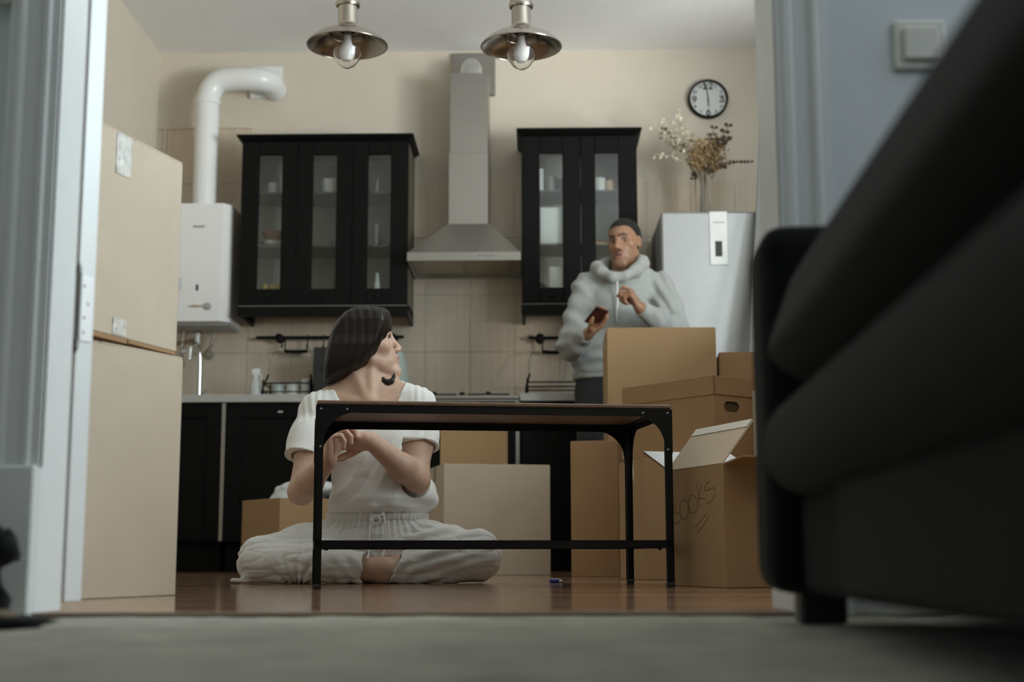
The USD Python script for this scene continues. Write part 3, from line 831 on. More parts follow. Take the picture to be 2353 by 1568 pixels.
# ------------------------------------------------------------------ cooker hood
hd = thing("cooker_hood", "brushed steel chimney cooker hood between the two black cabinets", "cooker hood", (-.366, 7.5, 1.62))
part(hd, "chimney", box((-.475, 7.40, 1.866), (-.257, 7.69, 2.273), .002), steel, world=True, label="lower chimney section")
part(hd, "chimney", box((-.470, 7.405, 2.272), (-.259, 7.69, 2.728), .002), steel, world=True, label="upper chimney section")
part(hd, "canopy", hull([(x, y, 1.668) for x in (-.678, -.080) for y in (7.203, 7.69)] + [(x, y, 1.868) for x in (-.477, -.255) for y in (7.398, 7.69)]), steel, world=True)
lipm = [box((-.681, 7.20, 1.621), (-.077, 7.22, 1.669), .002), box((-.681, 7.22, 1.621), (-.665, 7.69, 1.669), .002), box((-.093, 7.22, 1.621), (-.077, 7.69, 1.669), .002), box((-.665, 7.67, 1.621), (-.093, 7.69, 1.669), .002)]
part(hd, "rim", lipm, steel, world=True)
part(hd, "filter", [box((-.664, 7.221, 1.640), (-.094, 7.669, 1.646)), box((-.62, 7.27, 1.634), (-.39, 7.63, 1.641), .003), box((-.37, 7.27, 1.634), (-.14, 7.63, 1.641), .003)], M("filter_metal", (0.42, 0.38, 0.30), 0.45, 0.7), world=True)
for i in range(5):
    part(hd, "button", cyl((-.298 + i * .018, 7.2015, 1.648), (-.298 + i * .018, 7.197, 1.648), .0035, 12), dark_plastic, world=True)
part(hd, "duct", tube([(-.358, 7.52, 2.70), (-.358, 7.52, 2.755), (-.358, 7.54, 2.795), (-.358, 7.59, 2.81), (-.358, 7.670, 2.81)], .062, 20), chrome, world=True, label="shiny exhaust elbow")
solo("vent_plate", box((-.474, 7.672, 2.690), (-.227, 7.70, 2.945), .004), steel, "square grey vent plate on the wall behind the hood duct", "vent plate")

# ------------------------------------------------------------------ boiler and flue
bo = thing("boiler", "white wall-hung gas boiler above the sink", "boiler", (-1.84, 7.5, 1.33))
bp = [(-2.035, 7.69), (-2.035, 7.40), (-1.995, 7.352), (-1.700, 7.352), (-1.656, 7.40), (-1.656, 7.69)]
bm = trimesh.creation.extrude_polygon(Polygon(bp), .645, engine="earcut")
bm.apply_translation((0, 0, 1.33))
part(bo, "casing", bm, boiler_white, smooth=False, world=True)
part(bo, "top_rim", hull([(x * .98 + -1.845 * .02, y + .003, z) for x, y in bp for z in (1.973, 1.982)]), boiler_white, world=True)
part(bo, "bottom_plate", box((-2.0, 7.42, 1.318), (-1.67, 7.68, 1.331)), grey_plastic, world=True)
part(bo, "lettering", [box((-1.859 + i * .0092, 7.349, 1.846), (-1.852 + i * .0092, 7.353, 1.857)) for i in range(7)], grey_plastic, world=True, label="small grey maker's lettering, too blurred to read")
part(bo, "flame_window", box((-1.833, 7.348, 1.497), (-1.821, 7.354, 1.530), .002), dark_plastic, world=True)
part(bo, "knob", xf(lathe([(0, .018), (.015, .016), (.019, .006), (.021, 0), (0, 0)], n=22), (-1.768, 7.352, 1.411), rx=90), grey_plastic, world=True)
part(bo, "handle", hull([(-1.885, 7.352, 1.412), (-1.84, 7.345, 1.418), (-1.84, 7.345, 1.406), (-1.80, 7.352, 1.416), (-1.80, 7.352, 1.407), (-1.84, 7.354, 1.42), (-1.84, 7.354, 1.404)]), M("brass_dull", (0.42, 0.36, 0.25), 0.4, 0.6), world=True)
part(bo, "panel", box((-1.94, 7.350, 1.50), (-1.908, 7.354, 1.57), .001), M("panel_grey", (0.62, 0.63, 0.63), 0.4), world=True)
fu = thing("flue_pipe", "thick white flue pipe bending from the boiler into the wall", "pipe", (-1.838, 7.5, 1.98))
part(fu, "pipe", tube([(-1.838, 7.50, 1.982), (-1.838, 7.50, 2.2), (-1.838, 7.50, 2.50), (-1.838, 7.50, 2.60), (-1.822, 7.50, 2.675), (-1.78, 7.50, 2.722), (-1.71, 7.50, 2.738), (-1.60, 7.50, 2.738), (-1.54, 7.515, 2.738), (-1.502, 7.56, 2.738), (-1.495, 7.62, 2.738), (-1.495, 7.69, 2.738)], .0655, 28), white_gloss, world=True)
part(fu, "collar", [lathe([(.066, 0), (.070, .002), (.070, .028), (.066, .03)], (-1.838, 7.50, 2.585), 28), lathe([(.066, 0), (.072, .002), (.072, .02), (.066, .022)], (-1.838, 7.50, 1.982), 28)], white_gloss, world=True)
part(fu, "wall_plate", box((-1.640, 7.674, 2.688), (-1.456, 7.699, 2.876), .004), white_gloss, world=True)
gp = M("pipe_grey", (0.42, 0.39, 0.34), 0.35, 0.6)
pp = thing("boiler_pipes", "tangle of grey and copper pipes with valves beneath the boiler", "pipes", (-1.9, 7.6, 1.2))
part(pp, "pipe", tube([(-1.955, 7.6, 1.316), (-1.96, 7.6, 1.25), (-1.965, 7.6, 1.2), (-1.96, 7.63, 1.12)], .010, 10), gp, world=True)
part(pp, "pipe", tube([(-2.0, 7.6, 1.245), (-1.93, 7.6, 1.255), (-1.89, 7.6, 1.268), (-1.875, 7.6, 1.29), (-1.875, 7.6, 1.316)], .011, 10), M("copper_dull", (0.36, 0.25, 0.17), 0.35, 0.8), world=True)
part(pp, "hose", tube([(-1.79, 7.6, 1.316), (-1.785, 7.6, 1.28), (-1.80, 7.6, 1.235), (-1.83, 7.62, 1.20), (-1.835, 7.67, 1.19)], .009, 10), gp, world=True)
part(pp, "valve", cyl((-1.875, 7.59, 1.245), (-1.875, 7.59, 1.30), .014), white_gloss, world=True)
part(pp, "valve", cyl((-1.96, 7.585, 1.20), (-1.92, 7.585, 1.205), .012), white_gloss, world=True)
part(pp, "rosette", xf(lathe([(0, .016), (.020, .012), (.030, 0), (0, 0)], n=22), (-1.836, 7.692, 1.195), rx=90), gp, world=True)

# ------------------------------------------------------------------ on and above the worktop
tp = thing("tap", "chrome gooseneck tap at the sink", "tap", (-1.84, 7.52, .902))
part(tp, "base", lathe([(0, 0), (.028, 0), (.026, .012), (.018, .03), (0, .03)], (-1.84, 7.52, .902), 20), chrome, world=True)
part(tp, "spout", tube([(-1.84, 7.52, .92), (-1.84, 7.52, 1.08), (-1.842, 7.515, 1.17), (-1.85, 7.50, 1.215), (-1.862, 7.47, 1.225), (-1.872, 7.44, 1.20), (-1.874, 7.43, 1.13)], .0135, 14), chrome, world=True)
part(tp, "lever", tube([(-1.825, 7.51, .95), (-1.79, 7.49, .975)], .006, 8, False), chrome, world=True)
sp = thing("soap_bottle", "translucent white spray bottle on the worktop", "bottle", (-1.512, 7.42, .902))
part(sp, "body", lathe([(0, 0), (.030, 0), (.032, .02), (.031, .09), (.018, .125), (.013, .13), (0, .13)], n=24), M("milky_plastic", (0.74, 0.77, 0.76), 0.25, transmission_weight=0.25))
part(sp, "spray_head", [box((-.022, -.014, .14), (.026, .014, .178), .006), cyl((0, 0, .125), (0, 0, .145), .013), tube([(.02, 0, .15), (.032, 0, .135), (.03, 0, .115)], .004, 8)], white_plastic)

rl = thing("hanging_rail", "black wall rail with a round bracket, left under the cabinet", "rail", (-1.13, 7.65, 1.28))
part(rl, "bar", cyl((-1.560, 7.642, 1.284), (-0.735, 7.642, 1.284), .0085, 14), black_metal, world=True)
for bx in (-1.432, -.80):
    part(rl, "bracket", [xf(lathe([(0, .014), (.020, .010), (.026, 0), (0, 0)], n=22), (bx, 7.692, 1.282), rx=90), cyl((bx, 7.69, 1.284), (bx, 7.63, 1.284), .012), xf(lathe([(0, .01), (.020, .006), (.024, -.006), (0, -.01)], n=22), (bx, 7.628, 1.282), rx=90)], black_metal, world=True)
for bx in (-1.41, -1.27, -1.18):
    part(rl, "hook", tube([(bx, 7.642, 1.295), (bx, 7.630, 1.292), (bx, 7.628, 1.275), (bx, 7.63, 1.235), (bx, 7.612, 1.222), (bx, 7.60, 1.236)], .0035, 8), black_metal, world=True)
rr = thing("hanging_rail", "short black wall rail with a round bracket beside the man", "rail", (.2, 7.65, 1.27))
part(rr, "bar", cyl((-.040, 7.642, 1.275), (.50, 7.642, 1.275), .0085, 14), black_metal, world=True)
for bx in (.022, .44):
    part(rr, "bracket", [xf(lathe([(0, .014), (.020, .010), (.026, 0), (0, 0)], n=22), (bx, 7.692, 1.273), rx=90), cyl((bx, 7.69, 1.275), (bx, 7.63, 1.275), .012), xf(lathe([(0, .01), (.022, .006), (.026, -.006), (0, -.01)], n=22), (bx, 7.628, 1.273), rx=90)], black_metal, world=True)


def dish_rack(label, x0, x1, hx0, hx1, dz=0.0):
    """A wire drainer hung from the rail: handle plate on two hooks, wire arch, basket of bars."""
    t = thing("dish_rack", label, "dish rack", ((x0 + x1) / 2, 7.52, .904))
    zh = 1.205 + dz
    part(t, "handle", [tube([(hx0, 7.632, zh), ((hx0 + hx1) / 2, 7.628, zh - .004), (hx1, 7.632, zh)], .0105, 10), cyl((hx0, 7.632, zh), (hx0, 7.634, zh + .085), .004), cyl((hx1, 7.632, zh), (hx1, 7.634, zh + .085), .004)], black_metal, world=True)
    thin = .0032
    for e, x, hx in ((1, x0, hx0), (-1, x1, hx1)):
        part(t, "wire", tube([(hx, 7.63, zh), (hx - e * .045, 7.60, zh - .008), (x + e * .02, 7.56, zh - .028), (x + e * .012, 7.55, zh - .06), (x + e * .008, 7.52, 1.06)], thin, 8), gp, world=True)
    bars = []
    for z in (.912, .955, 1.0):
        e = .0035 if z < .99 else .0045
        loop = [(x0, 7.42, z), (x1, 7.42, z), (x1, 7.62, z), (x0, 7.62, z)]
        bars += [cyl(loop[i], loop[(i + 1) % 4], e, 8) for i in range(4)]
    bars += [cyl((x, 7.42, .912), (x, 7.62, .912), .0025, 6) for x in np.linspace(x0 + .03, x1 - .03, 9)]
    bars += [cyl((x, y, .903), (x + (.012 if x == x0 else -.012) * 0, y, 1.02), .005, 8) for x in (x0, x1) for y in (7.42, 7.62)]
    part(t, "basket", bars, black_metal, world=True)
    for e, x in ((1, x0), (-1, x1)):
        part(t, "end_bar", tube([(x - e * .004, 7.42, .906), (x - e * .006, 7.44, .97), (x + e * .012, 7.5, 1.055)], .006, 8), black_metal, world=True)
    return t


dish_rack("black wire dish rack holding cups, left of the woman", -1.470, -1.215, -1.395, -1.270)
dish_rack("empty black wire dish rack right of the cooker", -.048, .26, .036, .165, -.01)
mug("upturned pale green cup, leftmost in the dish rack", (-1.405, 7.50, .9165), mug_green, .036, .095, 90, flip=True, handle=False, name="cup", cat="cup")
mug("upturned white cup in the middle of the dish rack", (-1.325, 7.50, .9165), mug_white, .036, .090, 90, flip=True, handle=False, name="cup", cat="cup")
mug("taller pale cup at the right end of the dish rack", (-1.250, 7.50, .9165), mug_white, .030, .115, 90, flip=True, handle=False, name="cup", cat="cup")
cm = thing("coffee_maker", "black coffee maker standing on the worktop behind the woman's hair", "coffee maker", (-1.08, 7.45, .902))
part(cm, "body", box((-.112, -.09, 0), (.05, .10, .285), .008), dark_plastic)
part(cm, "drip_tray", box((-.10, -.15, 0), (.04, -.088, .03), .004), dark_plastic)
part(cm, "spout", box((-.05, -.12, .16), (-.01, -.088, .185), .003), black_metal)
kt = thing("kettle", "rounded white electric kettle half hidden by the woman's face", "kettle", (-.775, 7.42, .902))
part(kt, "body", lathe([(0, .02), (.088, .02), (.094, .05), (.092, .13), (.082, .20), (.062, .255), (.045, .272), (0, .276)], n=32), mug_green)
part(kt, "base", lathe([(0, 0), (.085, 0), (.085, .018), (0, .018)], n=32), grey_plastic)
part(kt, "handle", tube([(-.05, 0, .26), (-.10, 0, .25), (-.125, 0, .19), (-.115, 0, .10), (-.088, 0, .07)], .010, 10), grey_plastic)
part(kt, "lid_knob", lathe([(0, .274), (.012, .274), (.014, .288), (0, .294)], n=18), grey_plastic)

# ------------------------------------------------------------------ clock, fridge, vase
ckx, cky, ckz, ckr = .991, 7.700, 2.660, .115
co = thing("wall_clock", "round wall clock with black rim and pale face above the fridge", "clock", (ckx, cky, ckz))
part(co, "rim", xf(lathe([(ckr - .013, 0), (ckr, 0), (ckr, .030), (ckr - .004, .036), (ckr - .012, .033), (ckr - .013, .02)], n=56), rx=90), black_metal)
part(co, "face", xf(lathe([(0, 0), (ckr - .012, 0), (ckr - .012, .018), (0, .018)], n=56), rx=90), clock_face)


def numeral(txt, ang, rad, h, bold):
    m = meshkit.text_mesh(txt, h, .0015, bold)
    c = (m.bounds[0] + m.bounds[1]) / 2
    m.apply_translation((-c[0], -c[1], 0))
    m = xf(m, rx=90)
    a = math.radians(ang)
    return xf(m, (rad * math.sin(a), -.0185, rad * math.cos(a)))


for k in range(1, 13):
    big = k in (12, 3, 6, 9)
    part(co, "numeral", numeral(str(k), k * 30, .078 if big else .086, .038 if big else .015, True), black_metal, smooth=False)
part(co, "minute_hand", xf([box((-.0022, -.022, -.02), (.0022, -.0205, .085), .0004)], ry=-6), black_metal)
part(co, "hour_hand", xf([box((-.0025, -.0235, -.045), (.0025, -.022, .012), .0004)], ry=-2), black_metal)
part(co, "hub", cyl((0, -.018, 0), (0, -.026, 0), .004), black_metal)

fg = thing("fridge", "tall silver fridge with a narrow display panel, right of the man", "fridge", (.952, 7.4, 0))
part(fg, "body", box((.652, 7.115, .02), (1.252, 7.66, 1.838), .004), M("fridge_side", (0.33, 0.335, 0.33), 0.45, 0.3), world=True)
part(fg, "door", box((.650, 7.05, .71), (1.254, 7.112, 1.841), .010), fridge_mat, world=True, label="upper fridge door")
part(fg, "door", box((.650, 7.05, .04), (1.254, 7.112, .703), .010), fridge_mat, world=True, label="lower freezer door")
pnl = part(fg, "control_panel", box((.899, 7.045, 1.558), (.992, 7.052, 1.8405), .002), M("panel_silver", (0.60, 0.61, 0.59), 0.35, 0.4), world=True)
part(pnl, "display", box((.927, 7.043, 1.602), (.963, 7.046, 1.683), .001), display_mat, world=True)
for i in range(4):
    part(pnl, "button", box((.974, 7.043, 1.610 + i * .018), (.981, 7.046, 1.619 + i * .018), .0006), white_plastic, world=True)
part(pnl, "lettering", [box((.921 + i * .0072, 7.0435, 1.778), (.9262 + i * .0072, 7.0455, 1.786)) for i in range(8)], grey_plastic, world=True, label="small grey maker's lettering, too blurred to read")
part(fg, "foot", [box((.67, 7.12, 0), (.72, 7.17, .021)), box((1.18, 7.12, 0), (1.23, 7.17, .021)), box((.67, 7.58, 0), (.72, 7.63, .021)), box((1.18, 7.58, 0), (1.23, 7.63, .021))], dark_plastic, world=True)

vs = thing("vase", "tall clear glass vase on top of the fridge", "vase", (.905, 7.35, 1.842))
part(vs, "glass", lathe([(0, 0), (.036, 0), (.040, .004), (.041, .29), (.0375, .29), (.0365, .012), (0, .010)], n=32), clear_glass)
fd = thing("dried_bouquet", "dried flower bouquet in the glass vase, cream and brown with dark leaves", "flowers", (.905, 7.35, 1.856))
bx, by, bz = .905, 7.35, 1.86


def spray(tip, n, r0, bend=.03):
    """A stem from the vase to tip (world): (stem mesh, points along its upper part)."""
    tip = np.array(tip, float)
    base = np.array([bx + rng.uniform(-.014, .014), by + rng.uniform(-.014, .014), bz])
    m1 = np.array([bx + (tip[0] - bx) * .15, by + (tip[1] - by) * .15, bz + .26])
    m1[:2] = np.clip(m1[:2], [bx - .024, by - .024], [bx + .024, by + .024])
    m2 = m1 + (tip - m1) * .55 + np.array([0, 0, bend])
    P = [base, m1, m2, tip]
    return P, [m1 + (m2 - m1) * t if t < 1 else m2 + (tip - m2) * (t - 1) for t in np.linspace(.5, 2, n)]


def leaf_mesh(c, d, L, Wd):
    d = np.array(d, float)
    d /= np.linalg.norm(d)
    s = np.cross(d, [0.3, 1, 0.2])
    s /= np.linalg.norm(s)
    u = np.cross(s, d)
    pts = [(0, 0, 0), (.3, .42, .05), (.65, .5, .08), (1, 0, .0), (.65, -.5, .08), (.3, -.42, .05)]
    v = np.array([c + d * a * L + s * b * Wd + u * k * L for a, b, k in pts])
    v = np.vstack([v, v - u * .0012])
    f = [(0, 1, 2), (0, 2, 3), (0, 3, 4), (0, 4, 5), (6, 8, 7), (6, 9, 8), (6, 10, 9), (6, 11, 10)]
    for i in range(6):
        j = (i + 1) % 6
        f += [(i, i + 6, j), (j, i + 6, j + 6)]
    return trimesh.Trimesh(v, f, process=False)


cream, creams = [], []
for tip in ((.655, 7.33, 2.39), (.70, 7.30, 2.42), (.745, 7.36, 2.45), (.775, 7.33, 2.455), (.80, 7.38, 2.43), (.72, 7.38, 2.33), (.755, 7.30, 2.30), (.66, 7.35, 2.24), (.815, 7.34, 2.39), (.70, 7.42, 2.37)):
    P, q = spray(tip, 6, .002)
    cream.append(tube(P, .0014, 5, samples=4))
    for p in q[2:]:
        for _ in range(3):
            o = rng.normal(0, .013, 3)
            creams.append(leaf_mesh(p + o, rng.normal(0, 1, 3), rng.uniform(.016, .027), rng.uniform(.013, .020)))
part(fd, "stem", cream, stem_pale, world=True, label="pale thin stems", kind="stuff")
part(fd, "cream_petals", creams, dry_cream, world=True, kind="stuff", smooth=False)
bush, grass = [], []
for i in range(230):
    a, rad = rng.uniform(0, 2 * math.pi), rng.uniform(0, 1) ** .6
    tip = (bx + .025 + .115 * rad * math.cos(a), by + .07 * rad * math.sin(a), 2.20 + rng.uniform(-.06, .17) * (1 - .4 * rad))
    P, q = spray(tip, 5, .001, 0)
    if i % 2 == 0:
        grass.append(tube(P, .0009, 4, samples=3))
    for p in q[1:]:
        bush.append(leaf_mesh(p + rng.normal(0, .010, 3), rng.normal(0, 1, 3) + [0, 0, .8], rng.uniform(.014, .028), rng.uniform(.008, .013)))
part(fd, "brown_sprays", bush, dry_brown, world=True, kind="stuff", smooth=False)
part(fd, "stem", grass, dry_brown, world=True, label="thin brown stems", kind="stuff")
for tip, n, sz in (((1.055, 7.34, 2.39), 5, .026), ((1.035, 7.33, 2.31), 4, .034), ((1.165, 7.33, 2.185), 9, .017), ((.975, 7.34, 2.38), 5, .022), ((1.02, 7.36, 2.16), 6, .022), ((.70, 7.32, 2.37), 6, .016), ((.80, 7.31, 2.28), 6, .022), ((.86, 7.36, 2.10), 5, .02), ((.95, 7.30, 2.12), 5, .02)):
    P, q = spray(tip, n, .002)
    br = part(fd, "leafy_branch", tube(P, .0016, 5, samples=4), dry_dark, world=True)
    for p in q[1:]:
        for sgn in (-1, 1):
            part(br, "leaf", leaf_mesh(p, (sgn * .8, rng.uniform(-.4, .4), rng.uniform(-.2, .7)), sz * rng.uniform(1.0, 1.4), sz * .85), dry_dark, world=True, smooth=False)
part(fd, "stick", cyl((.930, 7.33, 1.853), (.923, 7.325, 2.19), .0035, 8), stem_pale, world=True, label="thick pale stalk")

lb = thing("leaning_panel", "narrow dark grey board leaning against the fridge beside the door jamb", "board", (1.1, 6.7, 0))
part(lb, "board", hull([(x + a, y + b, z) for x, y, z, w in ((.933, 6.58, 0, .26), (1.18, 7.075, 2.3, .12)) for a in (0, w) for b in (0, -.022)]), grey_panel, world=True)

# ------------------------------------------------------------------ pendant lamps
pl = thing("pendant_lamp", "nickel pendant lamp hanging on the left, over the woman", "lamp", (-.705, 5.0, 1.985))
rimr = .150
shp = [(.056, .0505), (.066, .0495), (.082, .0445), (.102, .0360), (.124, .0225), (.142, .0065), (rimr, -.0035), (rimr + .0015, -.0065)]
part(pl, "shade", lathe(shell_profile(shp, .0018), n=64), nickel, smooth=50)
part(pl, "shade_lip", lathe([(rimr + .0025 * math.cos(a), -.006 + .0025 * math.sin(a)) for a in np.linspace(0, 2 * math.pi, 9)], n=64), nickel)
part(pl, "neck", lathe([(.030, .049), (.057, .0495), (.058, .055), (.050, .061), (.041, .071), (.0368, .080), (.0368, .150), (.030, .150), (.030, .049)], n=40), nickel)
part(pl, "collar_ring", lathe([(.036, .149), (.044, .148), (.0465, .153), (.0465, .161), (.044, .166), (.036, .167)], n=40), nickel)
part(pl, "cap", lathe([(.042, .163), (.043, .178), (.040, .200), (.030, .222), (.014, .233), (.008, .24), (.008, .30), (0, .30), (0, .163)], n=40), nickel)
part(pl, "rod", [cyl((0, 0, .295), (0, 0, CEIL - 1.985 - .02), .006, 12)], nickel)
part(pl, "ceiling_rose", lathe([(0, CEIL - 1.985), (.05, CEIL - 1.985), (.05, CEIL - 1.985 - .012), (.02, CEIL - 1.985 - .03), (0, CEIL - 1.985 - .03)], n=32), nickel)
part(pl, "inner_ring", lathe([(.075 + .003 * math.cos(a), .036 + .003 * math.sin(a)) for a in np.linspace(0, 2 * math.pi, 9)], n=40), nickel)
gpf = [(.053, .0475), (.0550, .03), (.0555, .0), (.052, -.035), (.043, -.062), (.028, -.082), (.012, -.091), (.0005, -.093)]
part(pl, "glass_dome", lathe(shell_profile(gpf, .0022), n=40), clear_glass, smooth=True)
bl = part(pl, "bulb", lathe([(0, .035), (.013, .033), (.015, .012), (.024, -.012), (.029, -.032), (.027, -.050), (.017, -.064), (0, -.069)], n=32), bulb_white)
part(pl, "socket", lathe([(0, .049), (.014, .049), (.014, .033), (0, .033)], n=24), M("socket_grey", (0.25, 0.24, 0.22), 0.4, 0.5))
for k in range(3):
    a = k * 2 * math.pi / 3 + .4
    part(pl, "screw", cyl((.046 * math.cos(a), .046 * math.sin(a), .062), (.054 * math.cos(a), .054 * math.sin(a), .065), .003, 10), nickel)
copy_of(pl, (-.050, 5.0, 1.974), 40, "nickel pendant lamp hanging on the right, before the cooker hood")

# ================================================================== cardboard boxes
def wall_panel(w, h, t, holes=()):
    return Polygon([(0, 0), (w, 0), (w, h), (0, h)], [list(q) for q in holes]), t


def slot(cx, cz, w, h):
    r = h / 2
    a = [(cx + (w / 2 - r) + r * math.cos(x), cz + r * math.sin(x)) for x in np.linspace(-math.pi / 2, math.pi / 2, 7)]
    return a + [(2 * cx - x, 2 * cz - z) for x, z in a]


def carton_body(W, L, H, t=.005, hole_front=()):
    """Four walls and a bottom; local x = width, y = depth. hole_front: openings in the wall at y = 0."""
    fr = trimesh.creation.extrude_polygon(Polygon([(0, 0), (W, 0), (W, H), (0, H)], [list(q) for q in hole_front]), t, engine="earcut")
    fr.apply_transform(np.array([[1, 0, 0, 0], [0, 0, -1, t], [0, 1, 0, 0], [0, 0, 0, 1.0]]))
    return [fr if len(hole_front) else box((0, 0, 0), (W, t, H), .0018), box((0, L - t, 0), (W, L, H), .0018), box((0, .0005, 0), (t, L - .0005, H), .0018), box((W - t, .0005, 0), (W, L - .0005, H), .0018), box((t, t, .002), (W - t, L - t, .006))]


def carton(label, loc, rz, W, L, H, mat, closed=True, tape=True, hole_front=(), name="cardboard_box"):
    t = thing(name, label, "box", loc, rz)
    part(t, "body", carton_body(W, L, H, hole_front=hole_front), mat)
    if closed:
        part(t, "flap", box((0.001, 0.001, H), (W - .001, L / 2 - .001, H + .004), .001), mat)
        part(t, "flap", box((0.001, L / 2 + .001, H), (W - .001, L - .001, H + .004), .001), mat)
        if tape:
            part(t, "tape", [box((-.0006, L / 2 - .025, H + .004), (W + .0006, L / 2 + .025, H + .0046)), box((-.0008, L / 2 - .025, H - .06), (0, L / 2 + .025, H + .0046)), box((W, L / 2 - .025, H - .06), (W + .0008, L / 2 + .025, H + .0046))], tape_mat)
    return t


def axis(vx, vy):
    return math.degrees(math.atan2(vy, vx))


# the two big boxes at the door: their long sides face right, into the room
lo = carton("tall pale cardboard box on the floor by the door, under another box", (-0.736, 2.868, 0.0), axis(-.92, .39), .34, .515, .485, card_pale, tape=False)
up = thing("cardboard_box", "pale cardboard box with two strips of clear tape, on top at the door", "box", (-0.752, 2.870, .5015), axis(-.957, .285))
part(up, "body", carton_body(.33, .36, .405), card_pale)
part(up, "bottom_flap", [box((.002, .002, -.007), (.328, .176, .001), .001), box((.002, .180, -.009), (.328, .358, .001), .001)], card_dark)
part(up, "flap", box((.001, .001, .405), (.329, .179, .409), .001), card_pale)
part(up, "flap", box((.001, .181, .405), (.329, .359, .409), .001), card_pale)


def crumple_tape(y0, y1, z0, z1, seed):
    n, k = 14, 22
    yy, zz = np.meshgrid(np.linspace(y0, y1, n), np.linspace(z0, z1, k), indexing="ij")
    edge = .0015 * (meshkit.noise(np.stack([yy * 300, zz * 300, yy * 0], -1), seed) - .5)
    d = -.0008 - .0022 * np.abs(meshkit.fbm(np.stack([yy * 90, zz * 60, yy * 0], -1), 3, seed) - .5) * 2
    v = np.stack([d, yy + edge, zz + edge], -1).reshape(-1, 3)
    i = np.arange(n - 1)[:, None] * k + np.arange(k - 1)[None, :]
    f = np.stack([i, i + k, i + k + 1, i + 1], -1).reshape(-1, 4)
    w = v.copy()
    w[:, 0] = -.0002
    return trimesh.util.concatenate([trimesh.Trimesh(v, np.vstack([f[:, [0, 1, 2]], f[:, [0, 2, 3]]]), process=False), trimesh.Trimesh(w, np.vstack([f[:, [0, 2, 1]], f[:, [0, 3, 2]]]), process=False)])


part(up, "tape", crumple_tape(.197, .247, .322, .404, 3), tape_mat, label="long strip of crumpled clear tape", smooth=True)
part(up, "tape", crumple_tape(.190, .236, .004, .036, 9), tape_mat, label="short strip of crumpled clear tape", smooth=True)

# the small box behind the woman, with a pillow in it
sb = carton("small open cardboard box with a white pillow in it, behind the woman's right knee", (-1.15, 6.25, 0), 35, .34, .42, .338, card, closed=False)
F = Field((-1.42, 6.2, .10), (-.85, 6.9, .56), .014)
F.ell((-1.131, 6.52, .28), (.135, .135, .12), k=.02)
F.ell((-1.06, 6.50, .388), (.155, .115, .042), k=.05)
pm = displace(F.mesh(2), lambda v, n: .010 * creases(v, 7, 4))
solo("pillow", pm, pillow_cloth, "white pillow bulging out of the small cardboard box", "pillow", smooth=True)

carton("large pale cardboard box standing on the floor right behind the woman's left knee", (-.378, 5.68, 0), 14, .447, .42, .447, card_pale)
carton("cardboard box with a small finger hole in its side, behind the large pale box", (-.428, 6.18, 0), 3, .30, .32, .672, card, hole_front=())
carton("tall narrow orange brown cardboard box behind the table, left of the stack", (.128, 5.27, 0), -12, .182, .27, .503, card_dark)
carton("cardboard box on the floor under the lidded archive box", (.352, 4.56, 0), 15, .38, .267, .388, card)
carton("cardboard box with a broad plain side, tallest of the pile before the man", (.288, 5.60, 0), 0, .442, .36, .992, card)
carton("orange brown box at the back right of the pile, below the fridge panel", (.748, 5.66, 0), -4, .38, .36, .897, card_dark)
carton("pale cardboard box mostly hidden behind the sofa arm", (.607, 3.90, 0), -10, .31, .26, .533, card_pale, tape=False)

for y0, which in ((2.96, "first"), (3.47, "second"), (3.98, "third"), (4.49, "fourth"), (5.00, "last")):  # unseen row added to shade the right sides of the box pile
    carton(f"added unseen tall box shading the box pile, in the row behind the sofa, {which} from the doorway", (.985, y0, 0), 0, .46, .48, 1.12, card)

sc = thing("suitcase", "black upright luggage added unseen behind the sofa, shading the box of books", "suitcase", (.92, 2.78, 0))  # added out of view to darken the side of the books box
part(sc, "shell", box((-.29, -.13, .035), (.29, .13, .72), .03), black_cloth)
part(sc, "handle", tube([(-.09, 0, .72), (-.09, 0, .80), (.09, 0, .80), (.09, 0, .72)], .008, 8, False), dark_plastic)
for wx in (-.22, .22):
    for wy in (-.09, .09):
        part(sc, "wheel", cyl((wx - .012, wy, .02), (wx + .012, wy, .02), .02, 16), dark_plastic)

ar = thing("archive_box", "brown lidded archive box with an oval handle hole, stacked on another box", "box", (.590, 4.60, .3935), 38.7)
aw, al, ah = .30, .448, .275
part(ar, "body", carton_body(aw - .006, al - .006, ah - .004, .004, [slot(.082, .176, .075, .036)]), card_dark)
part(ar, "lid", [box((-.003, -.003, ah - .062), (.001, al + .003, ah), .001), box((aw - .001, -.003, ah - .062), (aw + .003, al + .003, ah), .001), box((-.003, -.003, ah - .062), (aw + .003, .001, ah), .001), box((-.003, al - .001, ah - .062), (aw + .003, al + .003, ah), .001), box((-.003, -.003, ah - .003), (aw + .003, al + .003, ah + .001), .001)], card_dark)
part(ar, "inner_sleeve", [box((.01, .006, .005), (aw - .02, .009, ah - .03))], M_card("card_hole_dark", (0.10, 0.065, 0.035)))  # dark sheet behind the handle hole, standing in for the shade inside

# the open box of books
bk = thing("cardboard_box", "open cardboard box with BOOKS handwritten in marker on its side", "box", (.455, 3.429, 0), 20)
BW, BL, BH = .27, .315, .301
part(bk, "body", carton_body(BW, BL, BH), card)
part(bk, "liner", [box((.0052, BL - .0072, .01), (BW - .006, BL - .0052, BH - .002)), box((BW - .0072, .006, .01), (BW - .0052, BL - .006, BH - .002))], white_liner, label="white inside of the box")


def flap(o, e, u, t=.004, skew=0.0):
    """A flap: hinge from o along e, standing out along u."""
    o, e, u = (np.array(q, float) for q in (o, e, u))
    n = np.cross(e, u)
    n /= np.linalg.norm(n)
    return hull([o + a * e + b * u + b * skew * e + c * n * t for a in (0, 1) for b in (0, 1) for c in (-.5, .5)])


